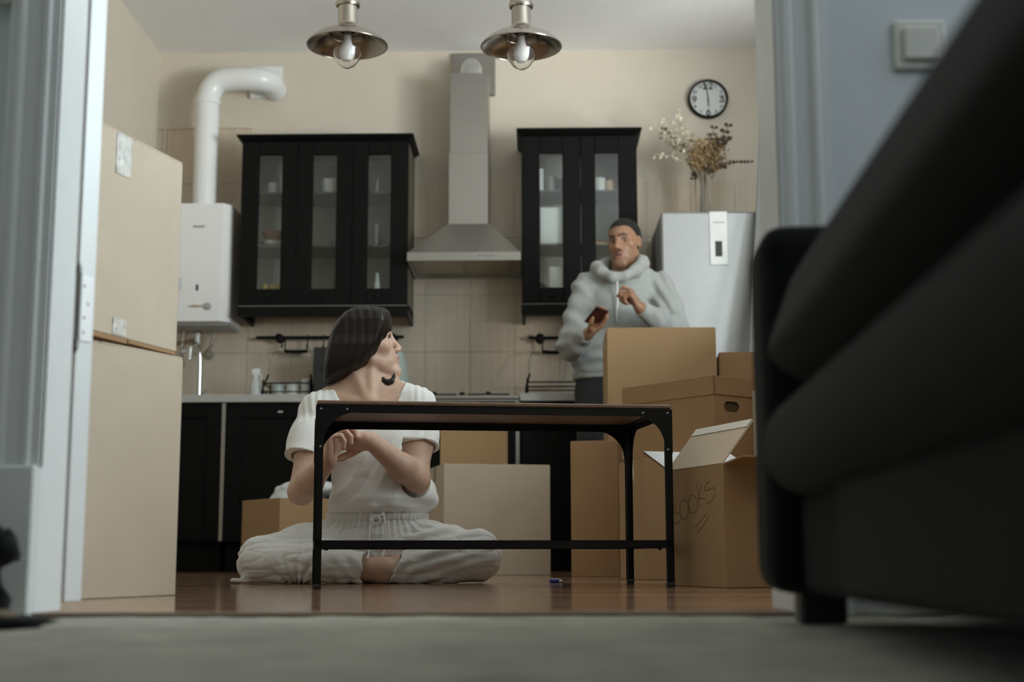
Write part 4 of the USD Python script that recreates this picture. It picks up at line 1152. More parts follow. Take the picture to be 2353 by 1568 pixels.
fu_ = np.array([.088, 0, .110])
f1 = part(bk, "flap", flap((.001, .001, BH), (0, BL - .002, 0), fu_), card_edge, label="raised flap with a torn pale strip")
part(f1, "paper_strip", flap(np.array([.001, .002, BH]) + fu_ * .83 + [-.0026, 0, .0022], (0, BL - .006, 0), fu_ * .172, .0012), paper_strip, label="torn pale paper strip")
f2 = part(bk, "flap", flap((.002, BL, BH), (BW - .004, 0, 0), (0, .155, .060)), card, label="far flap, white on its inside")
part(f2, "liner", flap((.002, BL - .001, BH + .0032), (BW - .004, 0, 0), (0, .155, .060), .001), white_liner)
part(bk, "flap", flap((.003, -.001, BH), (BW - .006, 0, 0), (0, -.10, .012)), card)
letters = {
    "B": [[(.3015, .150), (.3015, .2150), (.283, .2120), (.2698, .2060), (.2676, .1969), (.2794, .1880), (.300, .186)], [(.2794, .1874), (.2454, .1865), (.2387, .1741), (.255, .1628), (.2823, .161), (.3015, .158)]],
    "O": [[(.2117, .2202), (.2016, .2154), (.1947, .2064), (.1924, .1953), (.1951, .1841), (.2024, .1752), (.2127, .1704), (.224, .1707), (.2339, .1761), (.2404, .1854), (.2421, .1969), (.2387, .208), (.2308, .2165), (.2201, .2205), (.2089, .2194)]],
    "O2": [[(.1602, .2291), (.1497, .2246), (.1425, .2166), (.14, .2066), (.1428, .1967), (.1503, .1888), (.161, .1846), (.1727, .1849), (.183, .1898), (.1899, .1982), (.1917, .2084), (.1882, .2184), (.1801, .2259), (.169, .2294), (.1573, .2283)]],
    "K": [[(.1432, .2609), (.1316, .2258), (.1278, .1972)], [(.1116, .2558), (.1250, .236), (.1346, .2188)], [(.1346, .2188), (.1108, .2207), (.0928, .2149)]],
    "S": [[(.0672, .2607), (.0882, .2547), (.0976, .2433), (.0932, .2384), (.0528, .2436), (.0419, .2385), (.0489, .2202), (.0751, .2072), (.0837, .2103)]],
    "underline": [[(.0893, .1819), (.1242, .164), (.1569, .147)]],
    "underline2": [[(.0768, .1746), (.1117, .152), (.1469, .1326)]],
}
for k, strokes in letters.items():
    ms = [xf(tube([(0, s, z) for s, z in st], .00075 if "under" in k else .0009, 6, samples=5)) for st in strokes]
    for m in ms:
        m.vertices[:, 0] = m.vertices[:, 0] * .35 - .0002
    part(bk, "underline" if "under" in k else "handwritten_letter", ms, ink)

# ================================================================== the low table
TA = math.degrees(.1646)
tb = thing("coffee_table", "low black metal coffee table with a dark wood top, being assembled", "table", (-.5418, 3.4097, 0), TA)
TW, TD, TH = .90, .46, .46
part(tb, "tabletop", box((.001, .001, .4485), (TW - .001, TD - .001, TH), .003), table_wood)
lw = .0185


def rail(axis_, u0, u1, v, z0, z1, inward):
    """Angle iron: an upright flange and a flat flange turned inward under the top."""
    if axis_ == "x":
        a = box((u0, v, z0), (u1, v + .003 * inward, z1), .0006)
        b = box((u0, v, z1 - .003), (u1, v + .022 * inward, z1))
    else:
        a = box((v, u0, z0), (v + .003 * inward, u1, z1), .0006)
        b = box((v, u0, z1 - .003), (v + .022 * inward, u1, z1))
    return [a, b]


part(tb, "front_rail", rail("x", 0, TW, 0, .4290, .4482, 1), black_metal)
part(tb, "rear_rail", rail("x", 0, TW, TD, .4290, .4482, -1), black_metal)
part(tb, "side_rail", rail("y", 0.003, TD - .003, 0, .4290, .4482, 1), black_metal)
part(tb, "side_rail", rail("y", 0.003, TD - .003, TW, .4290, .4482, -1), black_metal)
for ix, iy in ((0, 0), (1, 0), (0, 1), (1, 1)):
    sx, sy = (1, -1)[ix], (1, -1)[iy]
    x, y = (0, TW)[ix], (0, TD)[iy]
    lg = part(tb, "leg", [box((x, y, .006), (x + sx * lw, y + sy * .003, .4483), .0006), box((x, y, .006), (x + sx * .003, y + sy * lw, .4483), .0006), box((x + sx * .003, y + sy * .003, .006), (x + sx * .0175, y + sy * .0175, .43), .003)], black_metal)
    part(lg, "foot_cap", box((x - sx * .0008, y - sy * .0008, 0), (x + sx * .0192, y + sy * .0192, .012), .002), dark_plastic)
    # curved corner plates
    arc = [(.098 - .079 * math.cos(t), .351 + .079 * math.sin(t)) for t in np.linspace(0, math.pi / 2, 14)]
    poly = [(0, .4483)] + [(0, .335), (.0185, .335)] + arc + [(.098, .4483)]
    g = trimesh.creation.extrude_polygon(Polygon(poly), .0022, engine="earcut")
    A = trimesh.Trimesh(np.c_[x + sx * g.vertices[:, 0], y - sy * (.0012 - g.vertices[:, 2]), g.vertices[:, 1]], g.faces)
    B = trimesh.Trimesh(np.c_[x - sx * (.0012 - g.vertices[:, 2]), y + sy * g.vertices[:, 0] * .92, g.vertices[:, 1]], g.faces)
    for m in (A, B):
        m.fix_normals()
    br = part(tb, "corner_bracket", [A, B], black_metal)
    for su, sz in ((.011, .438), (.075, .438), (.011, .345)):
        part(br, "screw", xf(lathe([(0, .0026), (.0022, .002), (.0034, 0), (0, 0)], n=12), (x + sx * su, y - sy * .0012, sz), rx=90 * sy), screw_metal)
for y, s in ((0, 1), (TD, -1)):
    part(tb, "stretcher", [box((.003, y, .0965), (TW - .003, y + s * .003, .1165), .0006), box((.003, y, .1135), (TW - .003, y + s * .018, .1165))], black_metal)
for x, s in ((0, 1), (TW, -1)):
    part(tb, "side_stretcher", [box((x, .02, .0965), (x + s * .003, TD - .02, .1165), .0006), box((x, .02, .1135), (x + s * .018, TD - .02, .1165))], black_metal)
for x in (.030, TW - .035):
    part(tb, "bolt", cyl((x, .010, .114), (x, .010, .092), .0045, 10), black_metal)

pn = thing("pen", "short blue plastic pen lying on the wooden floor under the table", "pen", (.052, 4.128, .006), 8)
part(pn, "barrel", xf(lathe([(0, 0), (.0042, .001), (.0058, .006), (.0058, .026), (.0046, .029), (0, .029)], n=18), (-.017, 0, 0), ry=90), blue_plastic)
part(pn, "tip", xf(lathe([(0, 0), (.004, 0), (.0028, .006), (.0012, .011), (0, .012)], n=16), (.0118, 0, 0), ry=90), white_plastic)
part(pn, "clip", box((-.012, -.001, .0052), (.012, .001, .0066), .0004), white_plastic)

# ================================================================== front room things
sf = thing("sofa", "dark grey fabric sofa in the foreground with two stacked seat cushions", "sofa", (.277, 1.765, 0), -2.9)


def cushion(lo, hi, r, h=.012, sx=1.0):
    """A rounded block; sx below 1 stretches its rounding along x."""
    lo, hi = np.array(lo) * [sx, 1, 1], np.array(hi) * [sx, 1, 1]
    F = Field(lo - .03, hi + .03, h)
    F.rbox((lo + hi) / 2, (hi - lo) / 2, r, k=0)
    m = F.mesh(2)
    m.vertices[:, 0] /= sx
    return m


SL = 2.12
part(sf, "base", box((.035, -SL, .036), (1.0, -.012, .150), .01), sofa_dark)
part(sf, "front_panel", box((.022, -SL, .042), (.036, -.47, .146), .006), sofa_cloth)
part(sf, "seat_cushion", cushion((-.012, -SL, .142), (.85, -.146, .256), .052), sofa_cloth, smooth=True, label="lower seat cushion")
top = cushion((-.010, -SL + .01, .257), (.86, -.146, .446), .060, .011, .48)
top.vertices[:, 0] += .37 * np.maximum(top.vertices[:, 2] - .30, 0) * np.clip(1 - top.vertices[:, 0] / .5, 0, 1)
part(sf, "seat_cushion", top, sofa_cloth, smooth=True, label="upper seat cushion with a rounded front")
part(sf, "arm", cushion((-.004, -.150, .034), (1.02, .0, .470), .030, .010), sofa_dark, smooth=True)
part(sf, "arm", cushion((0, -SL - .16, .034), (1.02, -SL - .012, .478), .030, .012), sofa_dark, smooth=True)
part(sf, "backrest", cushion((.86, -SL, .15), (1.10, -.155, .80), .07, .016), sofa_cloth, smooth=True)
for fx, fy in ((.036, -.10), (.92, -.10), (.036, -SL), (.92, -SL)):
    part(sf, "foot", box((fx, fy, -.002), (fx + .055, fy + .055, .037), .004), dark_plastic)

sw = thing("light_switch", "cream square light switch on the blue grey wall beside the doorway", "switch", (.559, PART_Y0, .809))
F = Field((-.05, -.02, -.05), (.05, .006, .05), .0012)
F.rbox((0, -.003, 0), (.038, .006, .038), .006, k=0)
part(sw, "plate", F.mesh(1), cream_plastic, smooth=True)
part(sw, "rocker", box((-.0255, -.0165, -.0255), (.0255, -.008, .0255), .0035), cream_plastic)
jb = thing("junction_box", "small pale box on the wall at the upper left edge", "box", (-.830, PART_Y0, .93))
part(jb, "cover", box((-.06, -.025, -.047), (.06, 0, .10), .004), cream_plastic)

F = Field((-1.02, 1.60, -.01), (-.62, 1.93, .18), .006)
for a, b, ra, rb in (((-.86, 1.82, .04), (-.74, 1.84, .05), .05, .036), ((-.80, 1.84, .088), (-.712, 1.845, .094), .032, .024), ((-.712, 1.845, .094), (-.690, 1.845, .084), .024, .015), ((-.95, 1.80, .05), (-.80, 1.82, .08), .05, .034), ((-.76, 1.84, .03), (-.705, 1.845, .015), .03, .020)):
    F.cone(a, b, ra, rb, k=.02)
F.clip_below(-.002)
jm = displace(F.mesh(2), lambda v, n: .010 * creases(v, 22, 2))
solo("jacket", jm, black_cloth, "black crumpled jacket heaped on the carpet against the door casing", "jacket", smooth=True)
sh = thing("slipper", "worn brown slipper with a black sole edge lying flat on the carpet", "slipper", (-.66, 1.62, -.002), 12)
F = Field((-.16, -.06, -.002), (.13, .06, .04), .003)
F.cone((-.11, 0, .008), (.06, 0, .006), .040, .030, k=0, sq=((0, 0, 1), .28))
F.cone((.06, 0, .006), (.105, .004, .006), .022, .004, k=.01, sq=((0, 0, 1), .35))
part(sh, "sole", F.mesh(2), black_cloth, smooth=True)
F = Field((-.16, -.06, .0), (.13, .06, .05), .003)
F.cone((-.112, -.006, .017), (.040, -.006, .013), .040, .024, k=0, sq=((0, 0, 1), .30))
part(sh, "upper", F.mesh(2), brown_leather, smooth=True)

# ================================================================== people
def head(F, O, R, s=1.0, male=False, mouth_open=0.0):
    """A head with a face in the frame R (right, forward, up), built into the field F. Returns local -> world."""
    def w(x, y, z):
        return O + R @ (np.array([x, y, z]) * s)

    F.ell(w(0, -.012, .036), np.array([.073, .093, .084]) * s, k=.0, R=R)
    F.ell(w(0, .010, .038), np.array([.066, .080, .064]) * s, k=.02 * s, R=R)
    F.ell(w(0, .030, -.035), np.array([.056, .058, .078]) * s, k=.03 * s, R=R)
    for e in (-1, 1):
        F.cone(w(e * (.050 if male else .046), .002, -.058), w(e * .013, .078, -.104), .017 * s, .017 * s, k=.022 * s)
        F.cone(w(e * .050, .050, -.018), w(e * .060, .012, -.008), .020 * s, .014 * s, k=.022 * s)
        F.cone(w(e * .013, .0785, .024), w(e * .042, .063, .022), (.0100 if male else .008) * s, .008 * s, k=.018 * s)
        F.cone(w(e * .022, .074, -.048), w(e * .030, .064, -.070), .010 * s, .009 * s, k=.02 * s)
    jw = .021 if male else .017
    F.cone(w(-.010, .082, -.108), w(.010, .082, -.108), jw * s, jw * s, k=.02 * s)
    F.ell(w(0, .080, -.068), np.array([.026, .019, .022]) * s, k=.016 * s, R=R)
    for e in (-1, 1):
        F.cone(w(e * .030, .094, .005), w(e * .031, .078, .0045), .0155 * s, .0135 * s, k=.010 * s, op="cut")
    F.cone(w(0, .087, .014), w(0, .109, -.028), .0085 * s, .0105 * s, k=.014 * s)
    F.ell(w(0, .109, -.031), np.array([.0115, .0115, .010]) * s, k=.006 * s, R=R)
    for e in (-1, 1):
        F.ell(w(e * .0125, .099, -.036), np.array([.0085, .011, .0085]) * s, k=.006 * s, R=R)
        F.cone(w(e * .006, .104, -.046), w(e * .006, .104, -.038), .0032 * s, .0024 * s, k=.003 * s, op="cut")
    up, lowr = .0075, .0085
    F.cone(w(-.020, .088, -.0635), w(0, .0985, -.0605), .0045 * s, up * s, k=.006 * s)
    F.cone(w(.020, .088, -.0635), w(0, .0985, -.0605), .0045 * s, up * s, k=.006 * s)
    F.cone(w(-.017, .087, -.070 - mouth_open), w(.017, .087, -.070 - mouth_open), .0055 * s, .0055 * s, k=.005 * s)
    F.cone(w(-.008, .093, -.0725 - mouth_open), w(.008, .093, -.0725 - mouth_open), lowr * s, lowr * s, k=.005 * s)
    F.cone(w(-.020, .100, -.0665 - mouth_open / 2), w(.020, .100, -.0665 - mouth_open / 2), (.0022 + mouth_open / 2) * s, k=.003 * s, op="cut")
    for e in (-1, 1):
        th = np.linspace(-1.0, 1.0, 6)
        F.chain([w(e * .031 + .0145 * math.sin(t), .0590 + .0128 * math.cos(t), .0122 - .0040 * t * t) for t in th], [.0032 * s] * 6, k=.003 * s)
        F.chain([w(e * .031 + .0145 * math.sin(t), .0580 + .0128 * math.cos(t), -.0042 + .0030 * t * t) for t in th], [.0030 * s] * 6, k=.003 * s)
        A = R @ np.array([[1, 0, 0], [0, .93, .35], [0, -.35, .93]]).T
        F.ell(w(e * .0755, -.004, -.008), np.array([.0085, .0185, .031]) * s, k=.008 * s, R=A)
        F.ell(w(e * .083, .000, -.006), np.array([.006, .010, .019]) * s, k=.004 * s, op="cut", R=A)
    return w


def eyes(parent, w, R, s, look, iris=(.05, .025, .012)):
    look = np.array(look, float)
    for e in (-1, 1):
        m = trimesh.creation.icosphere(3, .0128 * s)
        v = np.array(m.vertices)
        c = w(e * .031, .0592, .0040)
        d = look - c
        d /= np.linalg.norm(d)
        ang = np.degrees(np.arccos(np.clip(v @ d / (.0128 * s), -1, 1)))
        col = np.where((ang < 13)[:, None], (.004, .004, .004), np.where((ang < 29)[:, None], iris, (.62, .60, .57)))
        m.apply_translation(c)
        part(parent, "eye", m, eye_mat, world=True, tint=col)


def near_capsule(v, a, b, r):
    a, b = np.array(a), np.array(b)
    ba = b - a
    t = np.clip(((v - a) @ ba) / (ba @ ba + 1e-12), 0, 1)
    return np.clip(1.5 - np.linalg.norm(v - a - t[:, None] * ba, axis=1) / r * .9, 0, 1)


def stroke(v, O, R, s, a, b, r):
    """Weight of a line drawn on the front of a face, from a to b in the face's own (x, z)."""
    q = (v - O) @ R / s
    a, b = np.array(a), np.array(b)
    ba = b - a
    p = q[:, [0, 2]]
    t = np.clip(((p - a) @ ba) / (ba @ ba + 1e-12), 0, 1)
    d = np.linalg.norm(p - a - t[:, None] * ba, axis=1)
    return np.clip(1.6 - d / r, 0, 1) * (q[:, 1] > .045)


def blend(col, wgt, c, amount=1.0):
    w = np.clip(wgt * amount, 0, 1)[:, None]
    return col * (1 - w) + np.array(c) * w


def hand(F, W, a, n, left, s=1.0, curl=(50, 60, 40), thumb=(.55, .75, .35), curls=None, thumb_bend=.5, k=.006):
    """Five fingers on a palm: W wrist, a towards the knuckles, n out of the palm. curls: bend per finger (knuckle, middle, tip), degrees."""
    a = np.array(a, float) / np.linalg.norm(a)
    n = np.array(n, float)
    n -= a * (a @ n)
    n /= np.linalg.norm(n)
    t = np.cross(a, n) * (-1 if left else 1)
    W = np.array(W, float)
    tips = []
    for i, off in enumerate((.030, .010, -.011, -.030)):
        base = W + t * off * .55 * s + a * .012 * s
        K = W + a * ((.086, .090, .085, .076)[i]) * s + t * off * s - n * (.002, -.001, 0, .003)[i] * s
        F.cone(base, K, .0155 * s, .0112 * s, k=.012 * s)
        L = ((.043, .026, .021), (.047, .029, .022), (.043, .027, .021), (.034, .021, .019))[i]
        c = (curls or [curl] * 4)[i]
        spread = (.10, .02, -.06, -.14)[i]
        p, ang, r = K, 0.0, .0098 * (1.0, 1.0, .95, .86)[i]
        for j in range(3):
            ang += math.radians(c[j])
            d = a * math.cos(ang) + n * math.sin(ang) + t * spread * max(0, math.cos(ang))
            d /= np.linalg.norm(d)
            q = p + d * L[j] * s
            F.cone(p, q, r * s * (1, .92, .86)[j], r * s * (.92, .86, .76)[j], k=k * .6 * s)
            p = q
        tips.append((p, d))
    F.cone(W + a * .02 * s + n * .004 * s, W + a * .06 * s + n * .006 * s, .021 * s, .017 * s, k=.012 * s)
    d = a * thumb[0] + t * thumb[1] + n * thumb[2]
    d /= np.linalg.norm(d)
    p = W + a * .018 * s + t * .020 * s + n * .006 * s
    q = p + d * .046 * s
    F.cone(p, q, .0155 * s, .0118 * s, k=.012 * s)
    d2 = d + a * thumb_bend * .5 + n * thumb_bend * .35 - t * thumb_bend * .45
    d2 /= np.linalg.norm(d2)
    q2 = q + d2 * .033 * s
    F.cone(q, q2, .0115 * s, .0105 * s, k=k * s)
    d3 = d2 + a * thumb_bend * .25 - t * thumb_bend * .25
    d3 /= np.linalg.norm(d3)
    q3 = q2 + d3 * .026 * s
    F.cone(q2, q3, .0103 * s, .0080 * s, k=k * s)
    tips.append((q3, d3))
    return tips


def stack(F, table, k=0.0, op="add", grow=0.0):
    """A trunk from horizontal ellipses: rows (z, cx, cy, rx, ry)."""
    T = np.array(sorted(table), float)

    def fn(X, Y, Z):
        z = np.clip(Z, T[0, 0], T[-1, 0])
        cx, cy, rx, ry = (np.interp(z, T[:, 0], T[:, i]) for i in range(1, 5))
        rx, ry = rx + grow, ry + grow
        q = np.sqrt(((X - cx) / rx) ** 2 + ((Y - cy) / ry) ** 2) + 1e-9
        q2 = np.sqrt(((X - cx) / rx ** 2) ** 2 + ((Y - cy) / ry ** 2) ** 2) + 1e-9
        d = q * (q - 1) / q2
        return np.maximum(d, np.maximum(T[0, 0] - grow - Z, Z - T[-1, 0] - grow))
    F.func(fn, (T[:, 1] - T[:, 3] - .05).min() * np.array([1, 0, 0]) + [0, (T[:, 2] - T[:, 4]).min() - .05, T[0, 0] - .05],
           (T[:, 1] + T[:, 3] + .05).max() * np.array([1, 0, 0]) + [0, (T[:, 2] + T[:, 4]).max() + .05, T[-1, 0] + .05], k, op)


# ------------------------------------------------------------------ the woman, cross-legged on the floor
wo = thing("person", "dark-haired person sitting cross-legged in a white t-shirt, looking over the shoulder", "person", (-.49, 4.2, 0))
WS = .92
wR = frame_of((.935, .286, .185))
wO = np.array([-.531, 4.286, .731])
F = Field((-.90, 3.88, -.004), (-.08, 4.50, .86), .0038)
TORSO = [(.10, -.487, 4.30, .14, .10), (.20, -.487, 4.28, .135, .095), (.26, -.485, 4.27, .132, .09), (.34, -.488, 4.27, .130, .092), (.42, -.497, 4.265, .138, .098), (.48, -.503, 4.268, .145, .09), (.525, -.508, 4.27, .135, .075), (.55, -.51, 4.275, .10, .06)]
stack(F, TORSO)
whead = head(F, wO, wR, WS)
F.chain([(-.552, 4.302, .69), (-.538, 4.293, .62), (-.522, 4.285, .555)], [.046, .048, .056], k=.025)
F.cone((-.52, 4.285, .565), (-.645, 4.275, .525), .045, .046, k=.04)
F.cone((-.50, 4.285, .565), (-.385, 4.275, .535), .045, .046, k=.04)
F.cone((-.508, 4.258, .655), (-.505, 4.218, .548), .0105, .010, k=.014)       # neck muscle
F.cone((-.560, 4.25, .640), (-.515, 4.218, .548), .010, .009, k=.016)
F.cone((-.498, 4.216, .540), (-.60, 4.235, .552), .006, .005, k=.016)           # collar bones
F.cone((-.488, 4.216, .540), (-.41, 4.235, .555), .006, .005, k=.016)
F.cone((-.555, 4.295, .620), (-.640, 4.285, .560), .030, .034, k=.05)            # slope of the shoulders
F.cone((-.500, 4.300, .590), (-.405, 4.285, .565), .030, .034, k=.05)
RSH, REL, RWR = np.array([-.668, 4.27, .515]), np.array([-.702, 4.155, .268]), np.array([-.598, 3.995, .348])
LSH, LEL, LWR = np.array([-.368, 4.27, .525]), np.array([-.358, 4.175, .302]), np.array([-.487, 4.040, .414])
F.chain([RSH, RSH * .5 + REL * .5, REL], [.050, .044, .037], k=.03)
F.chain([REL, REL * .68 + RWR * .32, RWR], [.036, .039, .0245], k=.02)
F.chain([LSH, LSH * .5 + LEL * .5, LEL], [.050, .044, .037], k=.03)
F.chain([LEL, LEL * .68 + LWR * .32, LWR], [.036, .039, .0245], k=.02)
tipsR = hand(F, RWR, (.10, -.10, .98), (.95, .12, -.10), False, .95, curls=[(44, 56, 30), (58, 60, 34), (70, 64, 36), (80, 64, 36)], thumb=(.85, .20, .60))
tipsL = hand(F, LWR, (-.98, .02, -.10), (-.12, -.42, -.90), True, .95, curls=[(8, 24, 16), (12, 30, 18), (18, 34, 20), (24, 36, 22)], thumb=(.92, .28, .35), thumb_bend=.7)
# legs inside the trousers, bare right ankle and foot
F.chain([(-.55, 4.29, .10), (-.79, 4.12, .07), (-.50, 4.055, .042)], [.07, .045, .030], k=.03)
F.chain([(-.42, 4.29, .10), (-.18, 4.14, .08), (-.40, 4.11, .05)], [.07, .045, .028], k=.03)
F.chain([(-.50, 4.055, .042), (-.44, 4.050, .036), (-.385, 4.065, .030)], [.034, .036, .034], k=.02)
F.cone((-.385, 4.065, .030), (-.29, 4.10, .020), .030, .018, k=.02)
F.chain([(-.40, 4.11, .05), (-.47, 4.15, .04), (-.56, 4.18, .03)], [.032, .030, .02], k=.02)
F.clip_below(.001)
bm = F.mesh(2)
v = np.array(bm.vertices)
col = np.tile(np.array([.60, .40, .295]), (len(v), 1))
for e in (-1, 1):
    col = blend(col, near_capsule(v, whead(e * .045, .06, -.03), whead(e * .055, .04, -.03), .03), (.62, .36, .28), .35)
    col = blend(col, stroke(v, wO, wR, WS, (e * .013, .0270), (e * .034, .0325), .0032), (.05, .03, .022), .85)
    col = blend(col, stroke(v, wO, wR, WS, (e * .034, .0325), (e * .048, .0265), .0025), (.05, .03, .022), .8)
    col = blend(col, stroke(v, wO, wR, WS, (e * .019, .0105), (e * .046, .0085), .0022), (.02, .012, .01), .9)
col = blend(col, stroke(v, wO, wR, WS, (-.018, -.0625), (.018, -.0625), .0055), (.50, .21, .18), .75)
col = blend(col, stroke(v, wO, wR, WS, (-.014, -.0735), (.014, -.0735), .0060), (.52, .23, .19), .75)
for p, d in tipsR + tipsL:
    col = blend(col, near_capsule(v, p, p, .007), (.70, .50, .43), .5)
body = part(wo, "body", bm, skin, world=True, tint=col)
eyes(wo, whead, wR, WS, (.45, 6.7, 1.55))
for e in (-1, 1):
    lash = [tube([whead(e * .031 + x, .0735 - abs(x) * .30, .0105), whead(e * .031 + x * 1.3, .0815 - abs(x) * .25, .0120)], [.0007, .0002], 4, False) for x in np.linspace(-.012, .012, 11)]
    part(wo, "eyelashes", lash, hair_mat, world=True, kind="stuff")

# hair: brushed back, hanging straight to the shoulder on the near side
HP = np.array([(-.61, .811), (-.581, .839), (-.542, .850), (-.490, .847), (-.464, .838), (-.452, .808), (-.456, .769), (-.472, .728), (-.497, .688), (-.525, .657), (-.569, .630), (-.618, .611), (-.653, .606), (-.655, .658), (-.646, .724), (-.632, .774)])


def poly_distance(X, Z, P):
    d, ins = np.full(np.broadcast(X, Z).shape, 9.0), np.zeros(np.broadcast(X, Z).shape, bool)
    for i in range(len(P)):
        (ax, az), (bx_, bz_) = P[i], P[(i + 1) % len(P)]
        t = np.clip(((X - ax) * (bx_ - ax) + (Z - az) * (bz_ - az)) / ((bx_ - ax) ** 2 + (bz_ - az) ** 2), 0, 1)
        d = np.minimum(d, np.hypot(X - ax - t * (bx_ - ax), Z - az - t * (bz_ - az)))
        ins ^= ((az > Z) != (bz_ > Z)) & (X < (bx_ - ax) * (Z - az) / (bz_ - az + 1e-12) + ax)
    return np.where(ins, -d, d)


def round_poly(P, n=6):
    P = np.asarray(P, float)
    out = []
    for i in range(len(P)):
        a, b, c, d = P[i - 1], P[i], P[(i + 1) % len(P)], P[(i + 2) % len(P)]
        out += [0.5 * (2 * b + (c - a) * t + (2 * a - 5 * b + 4 * c - d) * t * t + (3 * b - a - 3 * c + d) * t ** 3) for t in np.linspace(0, 1, n, endpoint=False)]
    return np.array(out)


HPs = round_poly(HP, 4)
F = Field((-.70, 4.10, .58), (-.43, 4.44, .87), .0034)


def hair_fn(X, Y, Z):
    d2 = poly_distance(X[:, :, 0][:, :, None] if X.ndim == 3 else X, Z, HPs)
    half = np.interp(Z, [.60, .66, .72, .80, .85], [.042, .066, .084, .088, .070])
    yc = np.interp(Z, [.60, .68, .75, .85], [4.262, 4.268, 4.282, 4.284])
    prof = np.sqrt(np.clip(-d2 / .026, 0, 1) * (2 - np.clip(-d2 / .026, 0, 1)))
    return np.where(d2 > 0, np.sqrt(d2 ** 2 + np.maximum(np.abs(Y - yc) - .004, 0) ** 2), (np.abs(Y - yc) - half * prof) * .7)


F.func(hair_fn, (-.70, 4.10, .58), (-.43, 4.44, .87))
hm = F.mesh(3)


def strands(v, n):
    u = (v[:, 0] + .55) * .9 + (v[:, 1] - 4.27) * .55 - .16 * (v[:, 2] - .74) * np.clip((.80 - v[:, 2]) / .1, 0, 1)
    a = np.sin(u * 820 + 5 * meshkit.noise(v * [12, 12, 4], 3)) * .0005 + np.sin(u * 260 + 6 * meshkit.noise(v * [7, 7, 3], 8)) * .0008
    return a + .0035 * (meshkit.fbm(np.c_[u * 26, v[:, 2] * 1.2, u * 0], 3, 5) - .5)


part(wo, "hair", displace(hm, strands), hair_mat, world=True, smooth=True)
F = Field((-.53, 4.17, .56), (-.40, 4.40, .70), .0026)
F.chain([(-.474, 4.262, .622), (-.468, 4.252, .611), (-.456, 4.248, .6055), (-.445, 4.250, .611), (-.439, 4.256, .626), (-.439, 4.264, .640)], [.005, .0075, .0085, .0075, .0045, .002], k=.006)
part(wo, "hair_lock", F.mesh(3), hair_mat, world=True, smooth=True, label="curled end of the hair under the chin")

# t-shirt
SH = [(.205, -.485, 4.262, .146, .118), (.222, -.482, 4.258, .156, .132), (.25, -.474, 4.258, .160, .138), (.285, -.474, 4.258, .152, .128), (.34, -.482, 4.262, .146, .116), (.42, -.497, 4.262, .150, .118), (.48, -.505, 4.265, .156, .108), (.53, -.510, 4.27, .146, .086), (.565, -.510, 4.278, .115, .066)]
F = Field((-.80, 4.05, .18), (-.25, 4.46, .62), .0042)
stack(F, SH)
F.ell((-.572, 4.185, .415), (.062, .040, .055), k=.05)
F.ell((-.432, 4.185, .420), (.060, .040, .055), k=.05)
F.cone((-.575, 4.282, .566), (-.668, 4.27, .524), .048, .056, k=.03)
F.cone((-.435, 4.280, .580), (-.368, 4.27, .540), .046, .054, k=.03)
F.chain([(-.672, 4.265, .515), (-.695, 4.225, .43), (-.706, 4.195, .372)], [.057, .058, .060], k=.028)
F.chain([(-.362, 4.265, .528), (-.357, 4.235, .455), (-.352, 4.215, .405)], [.055, .055, .059], k=.028)
F.ell((-.345, 4.25, .262), (.040, .055, .040), k=.04)
rd, ld = (REL - RSH) / np.linalg.norm(REL - RSH), (LEL - LSH) / np.linalg.norm(LEL - LSH)


def sleeve_end(c, d, lim=.11):
    return lambda X, Y, Z: np.where((X - c[0]) ** 2 + (Y - c[1]) ** 2 + (Z - c[2]) ** 2 < lim ** 2, (X - c[0]) * d[0] + (Y - c[1]) * d[1] + (Z - c[2]) * d[2], -.05)


def cut_sleeve(c, d):
    F.func(lambda X, Y, Z: np.maximum(-((X - c[0]) * d[0] + (Y - c[1]) * d[1] + (Z - c[2]) * d[2]), np.sqrt((X - c[0]) ** 2 + (Y - c[1]) ** 2 + (Z - c[2]) ** 2) - .085), np.array(c) - .1, np.array(c) + .1, 0, "cut")


cut_sleeve((-.708, 4.195, .372), rd)
cut_sleeve((-.352, 4.215, .402), ld)
for S0_, E0_ in ((RSH, REL), (LSH, LEL)):
    F.cone(S0_ * .45 + E0_ * .55, E0_, .0535, .050, k=.002, op="cut")
# scooped neckline
F.func(lambda X, Y, Z: np.maximum(np.maximum(np.maximum((-.592 + (.535 - Z) * .62) - X, X - (-.428 - (.535 - Z) * .30)), (.468 + 9 * (X + .505) ** 2) - Z), Y - 4.285), (-.70, 4.1, .45), (-.35, 4.29, .62), .006, "cut")
F.cone((-.515, 4.28, .60), (-.515, 4.285, .66), .078, .08, k=.01, op="cut")


